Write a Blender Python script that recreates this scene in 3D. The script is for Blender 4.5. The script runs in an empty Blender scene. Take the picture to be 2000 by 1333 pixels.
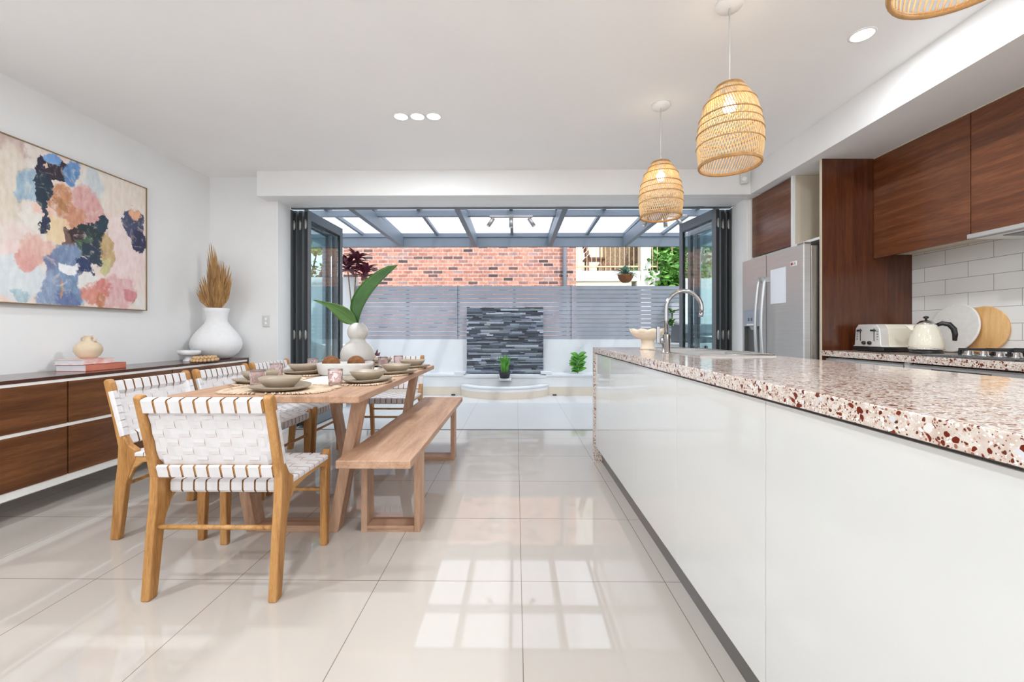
import bpy, bmesh, math, random
from mathutils import Vector, Matrix
R = math.radians
PI = math.pi
SC = bpy.context.scene
COL = SC.collection

# ------------------------------------------------------------ camera
cam = bpy.data.cameras.new('camera')
cam.sensor_width = 36.0
cam.lens = 15.0
cam.shift_y = -18.5 / 2000.0
cam.clip_start = 0.02
cam_o = bpy.data.objects.new('camera', cam)
cam_o.location = (0, 0, 1.0485)
cam_o.rotation_euler = (R(90), 0, 0.0096)
COL.objects.link(cam_o)
SC.camera = cam_o

# ------------------------------------------------------------ exposure, sky, sun
SC.view_settings.view_transform = 'Standard'
SC.view_settings.look = 'None'
SC.view_settings.gamma = 1.0
SC.view_settings.use_curve_mapping = False
SC.view_settings.exposure = 0.35
SC.cycles.diffuse_bounces = 8
SC.cycles.max_bounces = 16
SC.cycles.transparent_max_bounces = 16
SC.cycles.sample_clamp_indirect = 6.0

w = bpy.data.worlds.new('sky'); SC.world = w; w.use_nodes = True
wn = w.node_tree; wn.nodes.clear()
wo = wn.nodes.new('ShaderNodeOutputWorld'); wb = wn.nodes.new('ShaderNodeBackground')
wt = wn.nodes.new('ShaderNodeTexCoord'); wsx = wn.nodes.new('ShaderNodeSeparateXYZ'); wr = wn.nodes.new('ShaderNodeValToRGB')
wn.links.new(wt.outputs['Generated'], wsx.inputs[0]); wn.links.new(wsx.outputs['Z'], wr.inputs[0])
wr.color_ramp.elements[0].position = 0.0; wr.color_ramp.elements[0].color = (0.95, 0.97, 1.0, 1)
wr.color_ramp.elements[1].position = 0.9; wr.color_ramp.elements[1].color = (0.74, 0.86, 1.0, 1)
wn.links.new(wr.outputs[0], wb.inputs['Color']); wb.inputs['Strength'].default_value = 2.1
wn.links.new(wb.outputs[0], wo.inputs['Surface'])

sun = bpy.data.lights.new('sun', 'SUN'); sun.energy = 4.2; sun.angle = R(2.0); sun.color = (1.0, 0.96, 0.9)
sun_o = bpy.data.objects.new('sun', sun)
sun_o.rotation_euler = Vector((0.35, -0.62, 1.0)).to_track_quat('Z', 'Y').to_euler()
COL.objects.link(sun_o)

LAMP_W = 8.5       # downlights
PEND_W = 6.0       # pendants

# ------------------------------------------------------------ materials
def s2l(c):
    return tuple(((v/255.0)/12.92 if v/255.0 <= 0.04045 else ((v/255.0+0.055)/1.055)**2.4) for v in c)

def mat(name, color, rough=0.5, metal=0.0, **kw):
    m = bpy.data.materials.new(name); m.use_nodes = True
    b = m.node_tree.nodes['Principled BSDF']
    b.inputs['Base Color'].default_value = (*color, 1); b.inputs['Roughness'].default_value = rough
    b.inputs['Metallic'].default_value = metal
    for k, v in kw.items():
        b.inputs[k.replace('_', ' ')].default_value = v
    return m

def nt(m):
    return m.node_tree.nodes, m.node_tree.links, m.node_tree.nodes['Principled BSDF']

def noisy(name, c1, c2, scale=8, rough=0.5, metal=0.0, stretch=(1, 1, 1), bump=0.0, detail=4, **kw):
    m = mat(name, c1, rough, metal, **kw); n, l, b = nt(m)
    tc = n.new('ShaderNodeTexCoord'); mp = n.new('ShaderNodeMapping'); mp.inputs['Scale'].default_value = stretch
    nz = n.new('ShaderNodeTexNoise'); nz.inputs['Scale'].default_value = scale; nz.inputs['Detail'].default_value = detail
    r = n.new('ShaderNodeValToRGB'); r.color_ramp.elements[0].position = .3; r.color_ramp.elements[1].position = .7
    r.color_ramp.elements[0].color = (*c1, 1); r.color_ramp.elements[1].color = (*c2, 1)
    l.new(tc.outputs['Object'], mp.inputs[0]); l.new(mp.outputs[0], nz.inputs['Vector']); l.new(nz.outputs['Fac'], r.inputs[0]); l.new(r.outputs[0], b.inputs['Base Color'])
    if bump:
        bp = n.new('ShaderNodeBump'); bp.inputs['Strength'].default_value = bump; bp.inputs['Distance'].default_value = .002
        l.new(nz.outputs['Fac'], bp.inputs['Height']); l.new(bp.outputs[0], b.inputs['Normal'])
    return m

def wood(name, c1, c2, c3, stretch, scale=3.0, rough=0.35, coat=0.0, spec=0.5):
    """grain runs along the axis with the small stretch value"""
    m = mat(name, c1, rough); n, l, b = nt(m)
    tc = n.new('ShaderNodeTexCoord'); mp = n.new('ShaderNodeMapping'); mp.inputs['Scale'].default_value = stretch
    nz = n.new('ShaderNodeTexNoise'); nz.inputs['Scale'].default_value = scale; nz.inputs['Detail'].default_value = 6; nz.inputs['Distortion'].default_value = .6
    n2 = n.new('ShaderNodeTexNoise'); n2.inputs['Scale'].default_value = scale*9; n2.inputs['Detail'].default_value = 3
    r = n.new('ShaderNodeValToRGB'); e = r.color_ramp.elements
    e[0].position = .3; e[0].color = (*c1, 1); e[1].position = .72; e[1].color = (*c3, 1)
    k = e.new(.5); k.color = (*c2, 1)
    mx = n.new('ShaderNodeMix'); mx.data_type = 'FLOAT'; mx.inputs[0].default_value = .35
    l.new(tc.outputs['Object'], mp.inputs[0]); l.new(mp.outputs[0], nz.inputs['Vector']); l.new(mp.outputs[0], n2.inputs['Vector'])
    l.new(nz.outputs['Fac'], mx.inputs[2]); l.new(n2.outputs['Fac'], mx.inputs[3]); l.new(mx.outputs[0], r.inputs[0]); l.new(r.outputs[0], b.inputs['Base Color'])
    b.inputs['Coat Weight'].default_value = coat; b.inputs['Coat Roughness'].default_value = .12
    b.inputs['Specular IOR Level'].default_value = spec
    return m

M = {}
M['wall'] = noisy('wall_paint', (.80, .80, .80), (.83, .83, .83), 3, .65)
M['wall_dim'] = M['wall']
M['ceiling'] = noisy('ceiling_paint', (.88, .88, .88), (.90, .90, .90), 2, .8)
M['trimwhite'] = mat('white_trim_paint', (.85, .85, .85), .4)
M['whitegloss'] = mat('white_gloss_lacquer', (.66, .66, .645), .06, 0, Coat_Weight=.3, Coat_Roughness=.03)
M['whitepanel'] = mat('white_melamine', (.82, .81, .78), .35)
M['beige'] = mat('beige_melamine', (.66, .59, .47), .5)
M['kick'] = mat('brushed_kickboard', (.22, .215, .21), .28, .85)
M['steel'] = noisy('stainless_steel', (.52, .51, .50), (.57, .56, .55), 3, .36, .6, (1, 1, 40), 0)
M['steelside'] = mat('dark_stainless', (.36, .34, .32), .32, .9)
M['steeldark'] = mat('dark_steel_plate', (.20, .21, .22), .25, .9)
M['chrome'] = mat('chrome', (.75, .75, .76), .06, 1.0)
M['gunmetal'] = mat('polished_tap_metal', (.42, .42, .43), .14, 1.0)
M['black'] = mat('black_plastic', (.012, .012, .013), .25)
M['iron'] = mat('cast_iron', (.02, .02, .022), .5)
M['alu'] = mat('charcoal_aluminium', (.15, .165, .18), .38, .35)
M['aludark'] = mat('dark_door_edge', (.028, .028, .030), .4, .3)
M['perg'] = mat('pergola_grey_paint', (.17, .20, .235), .45)
M['slat'] = noisy('fence_grey_paint', (.30, .315, .36), (.34, .355, .40), 5, .45)
M['render'] = noisy('white_render', (.64, .65, .655), (.68, .69, .695), 4, .7)
M['tilebeige'] = mat('pale_tile_band', (.60, .52, .43), .4)
M['strap'] = noisy('white_leather_strap', (.66, .635, .64), (.72, .695, .70), 25, .5)
M['strapedge'] = mat('raw_leather_edge', (.42, .24, .15), .7)
M['ceramic'] = noisy('taupe_stoneware', (.31, .245, .175), (.37, .30, .225), 14, .42)
M['vase'] = noisy('matt_white_ceramic', (.52, .495, .47), (.57, .545, .52), 20, .8, bump=.3)
M['vasew'] = noisy('white_plaster_ceramic', (.76, .76, .77), (.80, .80, .81), 30, .8, bump=.4)
M['jug'] = noisy('beige_ceramic', (.62, .49, .34), (.68, .55, .40), 20, .6)
M['marble'] = noisy('white_marble', (.62, .62, .64), (.86, .86, .86), 14, .3)
M['jute'] = noisy('jute_fibre', (.52, .38, .26), (.66, .52, .39), 90, .9, bump=.8)
M['linen'] = noisy('white_linen', (.78, .77, .75), (.84, .83, .81), 60, .9, bump=.3)
M['palm'] = noisy('dried_palm', (.22, .10, .03), (.52, .31, .12), 6, .7, stretch=(9, 9, .8))
M['coir'] = noisy('brown_fibre', (.12, .045, .015), (.24, .10, .035), 60, .95, bump=.8)
M['leaf'] = noisy('green_leaf', (.022, .085, .008), (.05, .15, .02), 9, .35)
M['leafpale'] = noisy('pale_green_leaf', (.06, .15, .03), (.12, .24, .06), 9, .4)
M['leafbright'] = noisy('bright_green_leaf', (.05, .22, .015), (.12, .36, .04), 9, .4)
M['fern'] = noisy('blue_green_fern', (.07, .19, .14), (.13, .30, .20), 9, .5)
M['purple'] = noisy('dark_purple_leaf', (.055, .012, .022), (.16, .035, .06), 9, .4)
M['hedge1'] = noisy('tree_leaf_dark', (.045, .16, .02), (.13, .32, .05), 2, .5)
M['hedge2'] = noisy('tree_leaf_yellow', (.22, .38, .04), (.42, .55, .09), 2, .5)
M['bark'] = noisy('bark', (.16, .10, .06), (.30, .21, .14), 20, .9)
M['rattan'] = noisy('rattan_cane', (.62, .42, .20), (.78, .56, .30), 40, .6)
M['rattandark'] = noisy('rattan_hoop', (.33, .18, .06), (.46, .26, .10), 40, .6)
M['canvasedge'] = mat('brass_picture_frame', (.30, .20, .11), .4, .4)
M['white'] = mat('white_plastic', (.85, .85, .85), .35)
M['offwhite'] = mat('grey_white_plastic', (.62, .62, .60), .4)
M['paper'] = mat('paper', (.80, .83, .90), .7)
M['pages'] = noisy('book_pages', (.60, .58, .62), (.70, .68, .71), 6, .8, stretch=(1, 1, 60))
M['bookred'] = noisy('terracotta_book_cover', (.52, .13, .08), (.62, .21, .14), 12, .5)
M['bookwhite'] = noisy('white_red_book_cover', (.82, .79, .78), (.75, .36, .30), 18, .5)
M['bead'] = noisy('wooden_bead', (.50, .30, .14), (.70, .47, .26), 30, .5)
M['cream'] = mat('cream_enamel', (.74, .69, .58), .12, 0, Coat_Weight=.5)
M['creamwarm'] = mat('cream_glazed_ceramic', (.78, .66, .52), .4)
M['toaster'] = mat('toaster_chrome_panel', (.78, .77, .75), .25, .4)
M['bamboo'] = wood('bamboo_board', (.58, .30, .10), (.70, .42, .17), (.80, .54, .27), (1, 9, 1), 4, .45)
M['platewhite'] = noisy('ribbed_white_board', (.72, .70, .68), (.78, .76, .74), 30, .6)
M['dark_screen'] = mat('dispenser_recess', (.10, .105, .10), .3)
M['panelblue'] = mat('dispenser_panel', (.40, .44, .52), .3, .4)
M['cushion'] = noisy('outdoor_cushion', (.76, .82, .90), (.82, .87, .93), 6, .9)
M['cushiongrey'] = noisy('grey_cushion', (.30, .29, .28), (.38, .36, .35), 30, .9)
M['cushiontan'] = noisy('tan_cushion', (.62, .42, .30), (.70, .50, .38), 30, .9)
M['pebble'] = noisy('pebble', (.10, .10, .11), (.55, .55, .55), 6, .6)
M['potdark'] = mat('dark_plastic_pot', (.05, .05, .06), .5)
M['bbq'] = mat('grey_barbecue', (.12, .13, .14), .3, .6)
M['bbqlight'] = mat('silver_barbecue_trim', (.55, .56, .57), .3, .7)
M['balcony'] = mat('cream_balcony_render', (.66, .645, .60), .7)
M['balconyunder'] = mat('olive_shaded_soffit', (.62, .60, .46), .7)  # olive shade of the slab underside put into the colour
M['rail'] = mat('tan_railing_paint', (.62, .45, .27), .5)
M['chairbrown'] = mat('brown_outdoor_chair', (.20, .09, .05), .6)
M['ground'] = noisy('garden_ground', (.10, .14, .06), (.20, .24, .10), 3, .9)
M['pipe'] = mat('downpipe_grey', (.12, .13, .16), .4)
M['red'] = mat('badge_red', (.35, .02, .06), .4)
M['greytext'] = mat('badge_grey', (.20, .20, .22), .4)
M['steelspot'] = mat('spotlight_metal', (.36, .34, .32), .3, .6)

W1, W2, W3 = s2l((62, 28, 14)), s2l((96, 50, 27)), s2l((128, 74, 42))
M['walnut_v'] = wood('walnut_vertical', s2l((58, 26, 12)), s2l((82, 41, 21)), s2l((100, 56, 31)), (9, 9, .5), 3, .22, .25)
M['walnut_h'] = wood('walnut_horizontal', s2l((72, 36, 18)), s2l((104, 58, 32)), s2l((136, 86, 52)), (9, .5, 9), 3, .28, .25)
M['walnut_top'] = wood('walnut_sideboard_top', s2l((58, 34, 26)), s2l((78, 48, 38)), s2l((98, 64, 52)), (9, .5, 9), 3, .2, .3)
M['walnut_sb'] = wood('walnut_sideboard_front', s2l((66, 36, 18)), s2l((100, 60, 32)), s2l((130, 84, 48)), (9, .5, 9), 3.2, .3, .2)
OK1, OK2, OK3 = s2l((146, 108, 84)), s2l((178, 140, 113)), s2l((198, 164, 138))
M['oak_y'] = wood('pale_oak_along', OK1, OK2, OK3, (7, .6, 7), 3, .5)
M['oak_x'] = wood('pale_oak_across', s2l((130, 94, 72)), OK2, OK3, (.6, 7, 7), 3, .5)
M['oak_z'] = wood('pale_oak_upright', OK1, OK2, OK3, (7, 7, .6), 3, .5)
M['teak'] = wood('honey_teak', s2l((132, 84, 38)), s2l((176, 126, 70)), s2l((198, 152, 98)), (9, 9, .8), 3, .45)
M['teak_y'] = wood('honey_teak_rail', s2l((140, 92, 46)), s2l((182, 134, 78)), s2l((200, 156, 102)), (9, .8, 9), 3, .45)

# floor tiles (world aligned: the floor object sits at the origin)
def tiles(name, c1, c2, grout, bw, bh, off, org, mort, rough, swap=None, bump=0.15, offs=0.0):
    m = mat(name, c1, rough); n, l, b = nt(m)
    tc = n.new('ShaderNodeTexCoord'); sx = n.new('ShaderNodeSeparateXYZ'); cb = n.new('ShaderNodeCombineXYZ')
    l.new(tc.outputs['Object'], sx.inputs[0])
    ax = swap or ('X', 'Y')
    for i, a in enumerate(ax):
        ad = n.new('ShaderNodeMath'); ad.operation = 'ADD'; ad.inputs[1].default_value = -org[i]
        l.new(sx.outputs[a], ad.inputs[0]); l.new(ad.outputs[0], cb.inputs[i])
    br = n.new('ShaderNodeTexBrick'); br.offset = offs; br.inputs['Scale'].default_value = 1.0
    br.inputs['Brick Width'].default_value = bw; br.inputs['Row Height'].default_value = bh
    br.inputs['Mortar Size'].default_value = mort; br.inputs['Mortar Smooth'].default_value = .1
    br.inputs['Color1'].default_value = (*c1, 1); br.inputs['Color2'].default_value = (*c2, 1); br.inputs['Mortar'].default_value = (*grout, 1)
    l.new(cb.outputs[0], br.inputs['Vector']); l.new(br.outputs['Color'], b.inputs['Base Color'])
    if bump:
        inv = n.new('ShaderNodeMath'); inv.operation = 'SUBTRACT'; inv.inputs[0].default_value = 1.0
        l.new(br.outputs['Fac'], inv.inputs[1])
        bp = n.new('ShaderNodeBump'); bp.inputs['Strength'].default_value = bump; bp.inputs['Distance'].default_value = .001
        l.new(inv.outputs[0], bp.inputs['Height']); l.new(bp.outputs[0], b.inputs['Normal'])
    return m, br
M['floor'], _ = tiles('polished_porcelain', (.50, .452, .41), (.515, .467, .425), (.22, .17, .14), .6, .6, 0, (.022, 1.790), .0016, .035, bump=.1)
M['floor'].node_tree.nodes['Principled BSDF'].inputs['IOR'].default_value = 1.62
M['patio'], _ = tiles('patio_paving', (.56, .55, .535), (.58, .57, .555), (.33, .32, .31), .6, 1.2, 0, (.022, 4.62), .002, .35)
M['splash'], _ = tiles('white_subway_tile', (.78, .775, .76), (.79, .785, .77), (.33, .31, .29), .306, .105, 0, (3.195, .89), .0016, .14, ('Y', 'Z'), .5, .5)

def brick_mat():
    m, br = tiles('red_face_brick', (0, 0, 0), (1, 1, 1), (0, 0, 0), .24, .086, 0, (.05, .02), .010, .85, ('X', 'Z'), .6, .5)
    n, l, b = nt(m)
    br.inputs['Bias'].default_value = 0.0
    r = n.new('ShaderNodeValToRGB'); r.color_ramp.interpolation = 'CONSTANT'
    cols = [(0, (164, 98, 80)), (.14, (180, 112, 88)), (.28, (192, 126, 100)), (.42, (172, 108, 88)), (.54, (150, 104, 98)), (.66, (184, 120, 96)), (.78, (160, 124, 120)), (.86, (104, 74, 72)), (.94, (78, 58, 60))]
    e = r.color_ramp.elements
    e[0].position = 0; e[0].color = (*s2l(cols[0][1]), 1); e[1].position = cols[1][0]; e[1].color = (*s2l(cols[1][1]), 1)
    for p, c in cols[2:]:
        k = e.new(p); k.color = (*s2l(c), 1)
    l.new(br.outputs['Color'], r.inputs[0])
    mx = n.new('ShaderNodeMix'); mx.data_type = 'RGBA'
    l.new(br.outputs['Fac'], mx.inputs[0]); l.new(r.outputs[0], mx.inputs[6]); mx.inputs[7].default_value = (*s2l((190, 160, 146)), 1)
    tc = n.new('ShaderNodeTexCoord'); nz = n.new('ShaderNodeTexNoise'); nz.inputs['Scale'].default_value = 14; nz.inputs['Detail'].default_value = 5
    l.new(tc.outputs['Object'], nz.inputs['Vector'])
    ov = n.new('ShaderNodeMix'); ov.data_type = 'RGBA'; ov.blend_type = 'OVERLAY'; ov.inputs[0].default_value = .6
    l.new(mx.outputs[2], ov.inputs[6]); l.new(nz.outputs['Fac'], ov.inputs[7])
    hs = n.new('ShaderNodeHueSaturation'); hs.inputs['Saturation'].default_value = .86; hs.inputs['Value'].default_value = .82; l.new(ov.outputs[2], hs.inputs['Color'])
    l.new(hs.outputs[0], b.inputs['Base Color'])
    return m
M['brick'] = brick_mat()

def terrazzo():
    m = mat('terrazzo_stone', (.8, .76, .72), .10); n, l, b = nt(m)
    tc = n.new('ShaderNodeTexCoord')
    base = n.new('ShaderNodeTexNoise'); base.inputs['Scale'].default_value = 45; base.inputs['Detail'].default_value = 3
    l.new(tc.outputs['Object'], base.inputs['Vector'])
    rb = n.new('ShaderNodeValToRGB'); rb.color_ramp.elements[0].position = .35; rb.color_ramp.elements[1].position = .65
    rb.color_ramp.elements[0].color = (*s2l((196, 178, 165)), 1); rb.color_ramp.elements[1].color = (*s2l((216, 206, 197)), 1)
    l.new(base.outputs['Fac'], rb.inputs[0])
    cur = rb.outputs[0]
    wob = n.new('ShaderNodeTexNoise'); wob.inputs['Scale'].default_value = 60; wob.inputs['Detail'].default_value = 2
    l.new(tc.outputs['Object'], wob.inputs['Vector'])
    vs = n.new('ShaderNodeVectorMath'); vs.operation = 'SCALE'; vs.inputs['Scale'].default_value = .010
    l.new(wob.outputs['Color'], vs.inputs[0])
    va = n.new('ShaderNodeVectorMath'); l.new(tc.outputs['Object'], va.inputs[0]); l.new(vs.outputs[0], va.inputs[1])
    def layer(scale, lo, thr, cols, cur):
        v = n.new('ShaderNodeTexVoronoi'); v.inputs['Scale'].default_value = scale
        l.new(va.outputs[0], v.inputs['Vector'])
        sp = n.new('ShaderNodeSeparateColor'); l.new(v.outputs['Color'], sp.inputs[0])
        rr = n.new('ShaderNodeMapRange'); rr.inputs['From Min'].default_value = lo; rr.inputs['From Max'].default_value = 1; rr.inputs['To Min'].default_value = 0; rr.inputs['To Max'].default_value = thr
        rr.clamp = True; l.new(sp.outputs[0], rr.inputs['Value'])
        lt = n.new('ShaderNodeMath'); lt.operation = 'LESS_THAN'; l.new(v.outputs['Distance'], lt.inputs[0]); l.new(rr.outputs[0], lt.inputs[1])
        cr = n.new('ShaderNodeValToRGB'); cr.color_ramp.interpolation = 'CONSTANT'; e = cr.color_ramp.elements
        e[0].position = 0; e[0].color = (*s2l(cols[0]), 1); e[1].position = 1.0/len(cols); e[1].color = (*s2l(cols[1]), 1)
        for i in range(2, len(cols)):
            k = e.new(i/len(cols)); k.color = (*s2l(cols[i]), 1)
        l.new(sp.outputs[1], cr.inputs[0])
        mx = n.new('ShaderNodeMix'); mx.data_type = 'RGBA'
        l.new(lt.outputs[0], mx.inputs[0]); l.new(cur, mx.inputs[6]); l.new(cr.outputs[0], mx.inputs[7])
        return mx.outputs[2]
    cur = layer(250, .08, .70, [(200, 188, 180), (236, 232, 228), (196, 160, 140), (150, 96, 76), (120, 66, 52), (240, 236, 232)], cur)
    cur = layer(130, .30, .62, [(104, 46, 32), (226, 222, 220), (112, 44, 32), (150, 104, 84), (96, 50, 38)], cur)
    cur = layer(72, .58, .60, [(104, 38, 24), (206, 208, 212), (116, 46, 30), (222, 218, 214)], cur)
    l.new(cur, b.inputs['Base Color'])
    return m
M['terrazzo'] = terrazzo()

def island_ramp(name, cols, rough=.6):
    m = mat(name, (.5, .5, .5), rough); n, l, b = nt(m)
    g = n.new('ShaderNodeNewGeometry'); r = n.new('ShaderNodeValToRGB'); r.color_ramp.interpolation = 'CONSTANT'; e = r.color_ramp.elements
    e[0].position = 0; e[0].color = (*s2l(cols[0]), 1); e[1].position = 1/len(cols); e[1].color = (*s2l(cols[1]), 1)
    for i in range(2, len(cols)):
        k = e.new(i/len(cols)); k.color = (*s2l(cols[i]), 1)
    tc = n.new('ShaderNodeTexCoord'); nz = n.new('ShaderNodeTexNoise'); nz.inputs['Scale'].default_value = 40; l.new(tc.outputs['Object'], nz.inputs['Vector'])
    mx = n.new('ShaderNodeMix'); mx.data_type = 'RGBA'; mx.blend_type = 'OVERLAY'; mx.inputs[0].default_value = .5
    l.new(g.outputs['Random Per Island'], r.inputs[0]); l.new(r.outputs[0], mx.inputs[6]); l.new(nz.outputs['Color'], mx.inputs[7])
    hs = n.new('ShaderNodeHueSaturation'); hs.inputs['Saturation'].default_value = .8; l.new(mx.outputs[2], hs.inputs['Color'])
    l.new(hs.outputs[0], b.inputs['Base Color'])
    return m
M['ledge'] = island_ramp('stacked_slate', [(46, 54, 66), (96, 108, 124), (68, 78, 92), (134, 146, 160), (58, 66, 78), (110, 122, 138), (160, 168, 180), (78, 88, 102), (52, 52, 58), (122, 128, 136)])

def glass_mat(name, tint, gloss_extra=1.0):
    m = bpy.data.materials.new(name); m.use_nodes = True; n = m.node_tree.nodes; l = m.node_tree.links; n.clear()
    o = n.new('ShaderNodeOutputMaterial'); tr = n.new('ShaderNodeBsdfTransparent'); tr.inputs[0].default_value = (*tint, 1)
    gl = n.new('ShaderNodeBsdfGlossy'); gl.inputs['Roughness'].default_value = .01
    fr = n.new('ShaderNodeFresnel'); ge = n.new('ShaderNodeNewGeometry'); ir = n.new('ShaderNodeMapRange')
    ir.inputs['To Min'].default_value = 1.5; ir.inputs['To Max'].default_value = 1/1.5; l.new(ge.outputs['Backfacing'], ir.inputs['Value']); l.new(ir.outputs[0], fr.inputs[0])
    mx = n.new('ShaderNodeMixShader'); l.new(fr.outputs[0], mx.inputs[0]); l.new(tr.outputs[0], mx.inputs[1]); l.new(gl.outputs[0], mx.inputs[2]); l.new(mx.outputs[0], o.inputs[0])
    return m
M['glass'] = glass_mat('door_glass', (.90, .96, .965))
M['tumbler'] = mat('pink_glass', (.99, .87, .88), .04, 0, Transmission_Weight=.92, IOR=1.45)
M['clearglass'] = glass_mat('clear_window_glass', (.97, .98, .98))

def sheet_mat():
    m = bpy.data.materials.new('polycarbonate_roof_sheet'); m.use_nodes = True; n = m.node_tree.nodes; l = m.node_tree.links; n.clear()
    o = n.new('ShaderNodeOutputMaterial'); tr = n.new('ShaderNodeBsdfTransparent'); tr.inputs[0].default_value = (.93, .96, 1, 1)
    tl = n.new('ShaderNodeBsdfTranslucent'); tl.inputs[0].default_value = (.92, .94, .98, 1)
    df = n.new('ShaderNodeBsdfDiffuse'); df.inputs[0].default_value = (.9, .92, .95, 1)
    a = n.new('ShaderNodeMixShader'); a.inputs[0].default_value = .35; l.new(tl.outputs[0], a.inputs[1]); l.new(df.outputs[0], a.inputs[2])
    mx = n.new('ShaderNodeMixShader'); mx.inputs[0].default_value = .55; l.new(tr.outputs[0], mx.inputs[1]); l.new(a.outputs[0], mx.inputs[2]); l.new(mx.outputs[0], o.inputs[0])
    return m
M['sheet'] = sheet_mat()

def emit(name, col, s):
    m = mat(name, (1, 1, 1), .5); n, l, b = nt(m)
    b.inputs['Emission Color'].default_value = (*col, 1); b.inputs['Emission Strength'].default_value = s
    return m
M['lampface'] = emit('downlight_diffuser', (1, .98, .95), 6)
M['bulb'] = emit('warm_bulb', (1, .78, .48), 25)

def painting():
    m = mat('abstract_paint', s2l((226, 214, 204)), .55); n, l, b = nt(m)
    tc = n.new('ShaderNodeTexCoord')
    def nz(sc, amt, det):
        z = n.new('ShaderNodeTexNoise'); z.inputs['Scale'].default_value = sc; z.inputs['Detail'].default_value = det; z.inputs['Roughness'].default_value = .65
        l.new(tc.outputs['Object'], z.inputs['Vector'])
        s = n.new('ShaderNodeVectorMath'); s.operation = 'SUBTRACT'; s.inputs[1].default_value = (.5, .5, .5); l.new(z.outputs['Color'], s.inputs[0])
        k = n.new('ShaderNodeVectorMath'); k.operation = 'SCALE'; k.inputs['Scale'].default_value = amt; l.new(s.outputs[0], k.inputs[0])
        a = n.new('ShaderNodeVectorMath'); l.new(tc.outputs['Object'], a.inputs[0]); l.new(k.outputs[0], a.inputs[1])
        return a.outputs[0]
    P = nz(8, .20, 8)
    sx = n.new('ShaderNodeSeparateXYZ'); l.new(P, sx.inputs[0])
    z2 = n.new('ShaderNodeTexNoise'); z2.inputs['Scale'].default_value = 5; z2.inputs['Detail'].default_value = 5; l.new(tc.outputs['Object'], z2.inputs['Vector'])
    rb = n.new('ShaderNodeValToRGB'); rb.color_ramp.elements[0].position = .35; rb.color_ramp.elements[1].position = .65
    rb.color_ramp.elements[0].color = (*s2l((232, 208, 196)), 1); rb.color_ramp.elements[1].color = (*s2l((224, 220, 214)), 1)
    l.new(z2.outputs['Fac'], rb.inputs[0]); cur = rb.outputs[0]
    for (y, z, ry, rz, r, g, bl) in BLOBS:
        terms = []
        for ax, c, rad in (('Y', y, ry), ('Z', z, rz)):
            q = n.new('ShaderNodeMath'); q.operation = 'SUBTRACT'; q.inputs[1].default_value = c; l.new(sx.outputs[ax], q.inputs[0])
            d = n.new('ShaderNodeMath'); d.operation = 'DIVIDE'; d.inputs[1].default_value = rad; l.new(q.outputs[0], d.inputs[0])
            p = n.new('ShaderNodeMath'); p.operation = 'POWER'; p.inputs[1].default_value = 4.0
            ab = n.new('ShaderNodeMath'); ab.operation = 'ABSOLUTE'; l.new(d.outputs[0], ab.inputs[0]); p.inputs[1].default_value = 2.6
            l.new(ab.outputs[0], p.inputs[0]); terms.append(p)
        a = n.new('ShaderNodeMath'); l.new(terms[0].outputs[0], a.inputs[0]); l.new(terms[1].outputs[0], a.inputs[1])
        dark = (r+g+bl) < 330
        mr = n.new('ShaderNodeMapRange'); mr.inputs['From Min'].default_value = 1.1 if dark else 1.25; mr.inputs['From Max'].default_value = .95 if dark else .7
        l.new(a.outputs[0], mr.inputs['Value'])
        mx = n.new('ShaderNodeMix'); mx.data_type = 'RGBA'; l.new(mr.outputs[0], mx.inputs[0]); l.new(cur, mx.inputs[6]); mx.inputs[7].default_value = (*s2l((r, g, bl)), 1)
        cur = mx.outputs[2]
    # scraped, thin paint patches and softened chroma
    z4 = n.new('ShaderNodeTexNoise'); z4.inputs['Scale'].default_value = 11; z4.inputs['Detail'].default_value = 7; z4.inputs['Roughness'].default_value = .7; z4.inputs['Distortion'].default_value = 1.2
    l.new(tc.outputs['Object'], z4.inputs['Vector'])
    m4 = n.new('ShaderNodeMapRange'); m4.inputs['From Min'].default_value = .54; m4.inputs['From Max'].default_value = .66; m4.inputs['To Max'].default_value = .45; l.new(z4.outputs['Fac'], m4.inputs['Value'])
    x4 = n.new('ShaderNodeMix'); x4.data_type = 'RGBA'; l.new(m4.outputs[0], x4.inputs[0]); l.new(cur, x4.inputs[6]); l.new(rb.outputs[0], x4.inputs[7])
    h4 = n.new('ShaderNodeHueSaturation'); h4.inputs['Saturation'].default_value = .86; l.new(x4.outputs[2], h4.inputs['Color']); cur = h4.outputs[0]
    z3 = n.new('ShaderNodeTexNoise'); z3.inputs['Scale'].default_value = 22; z3.inputs['Detail'].default_value = 5
    mp = n.new('ShaderNodeMapping'); mp.inputs['Scale'].default_value = (1, 1.6, .7); l.new(tc.outputs['Object'], mp.inputs[0]); l.new(mp.outputs[0], z3.inputs['Vector'])
    ov = n.new('ShaderNodeMix'); ov.data_type = 'RGBA'; ov.blend_type = 'OVERLAY'; ov.inputs[0].default_value = .5
    l.new(cur, ov.inputs[6]); l.new(z3.outputs['Fac'], ov.inputs[7])
    l.new(ov.outputs[2], b.inputs['Base Color'])
    bp = n.new('ShaderNodeBump'); bp.inputs['Strength'].default_value = .2; bp.inputs['Distance'].default_value = .002; l.new(z3.outputs['Fac'], bp.inputs['Height']); l.new(bp.outputs[0], b.inputs['Normal'])
    return m
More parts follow.
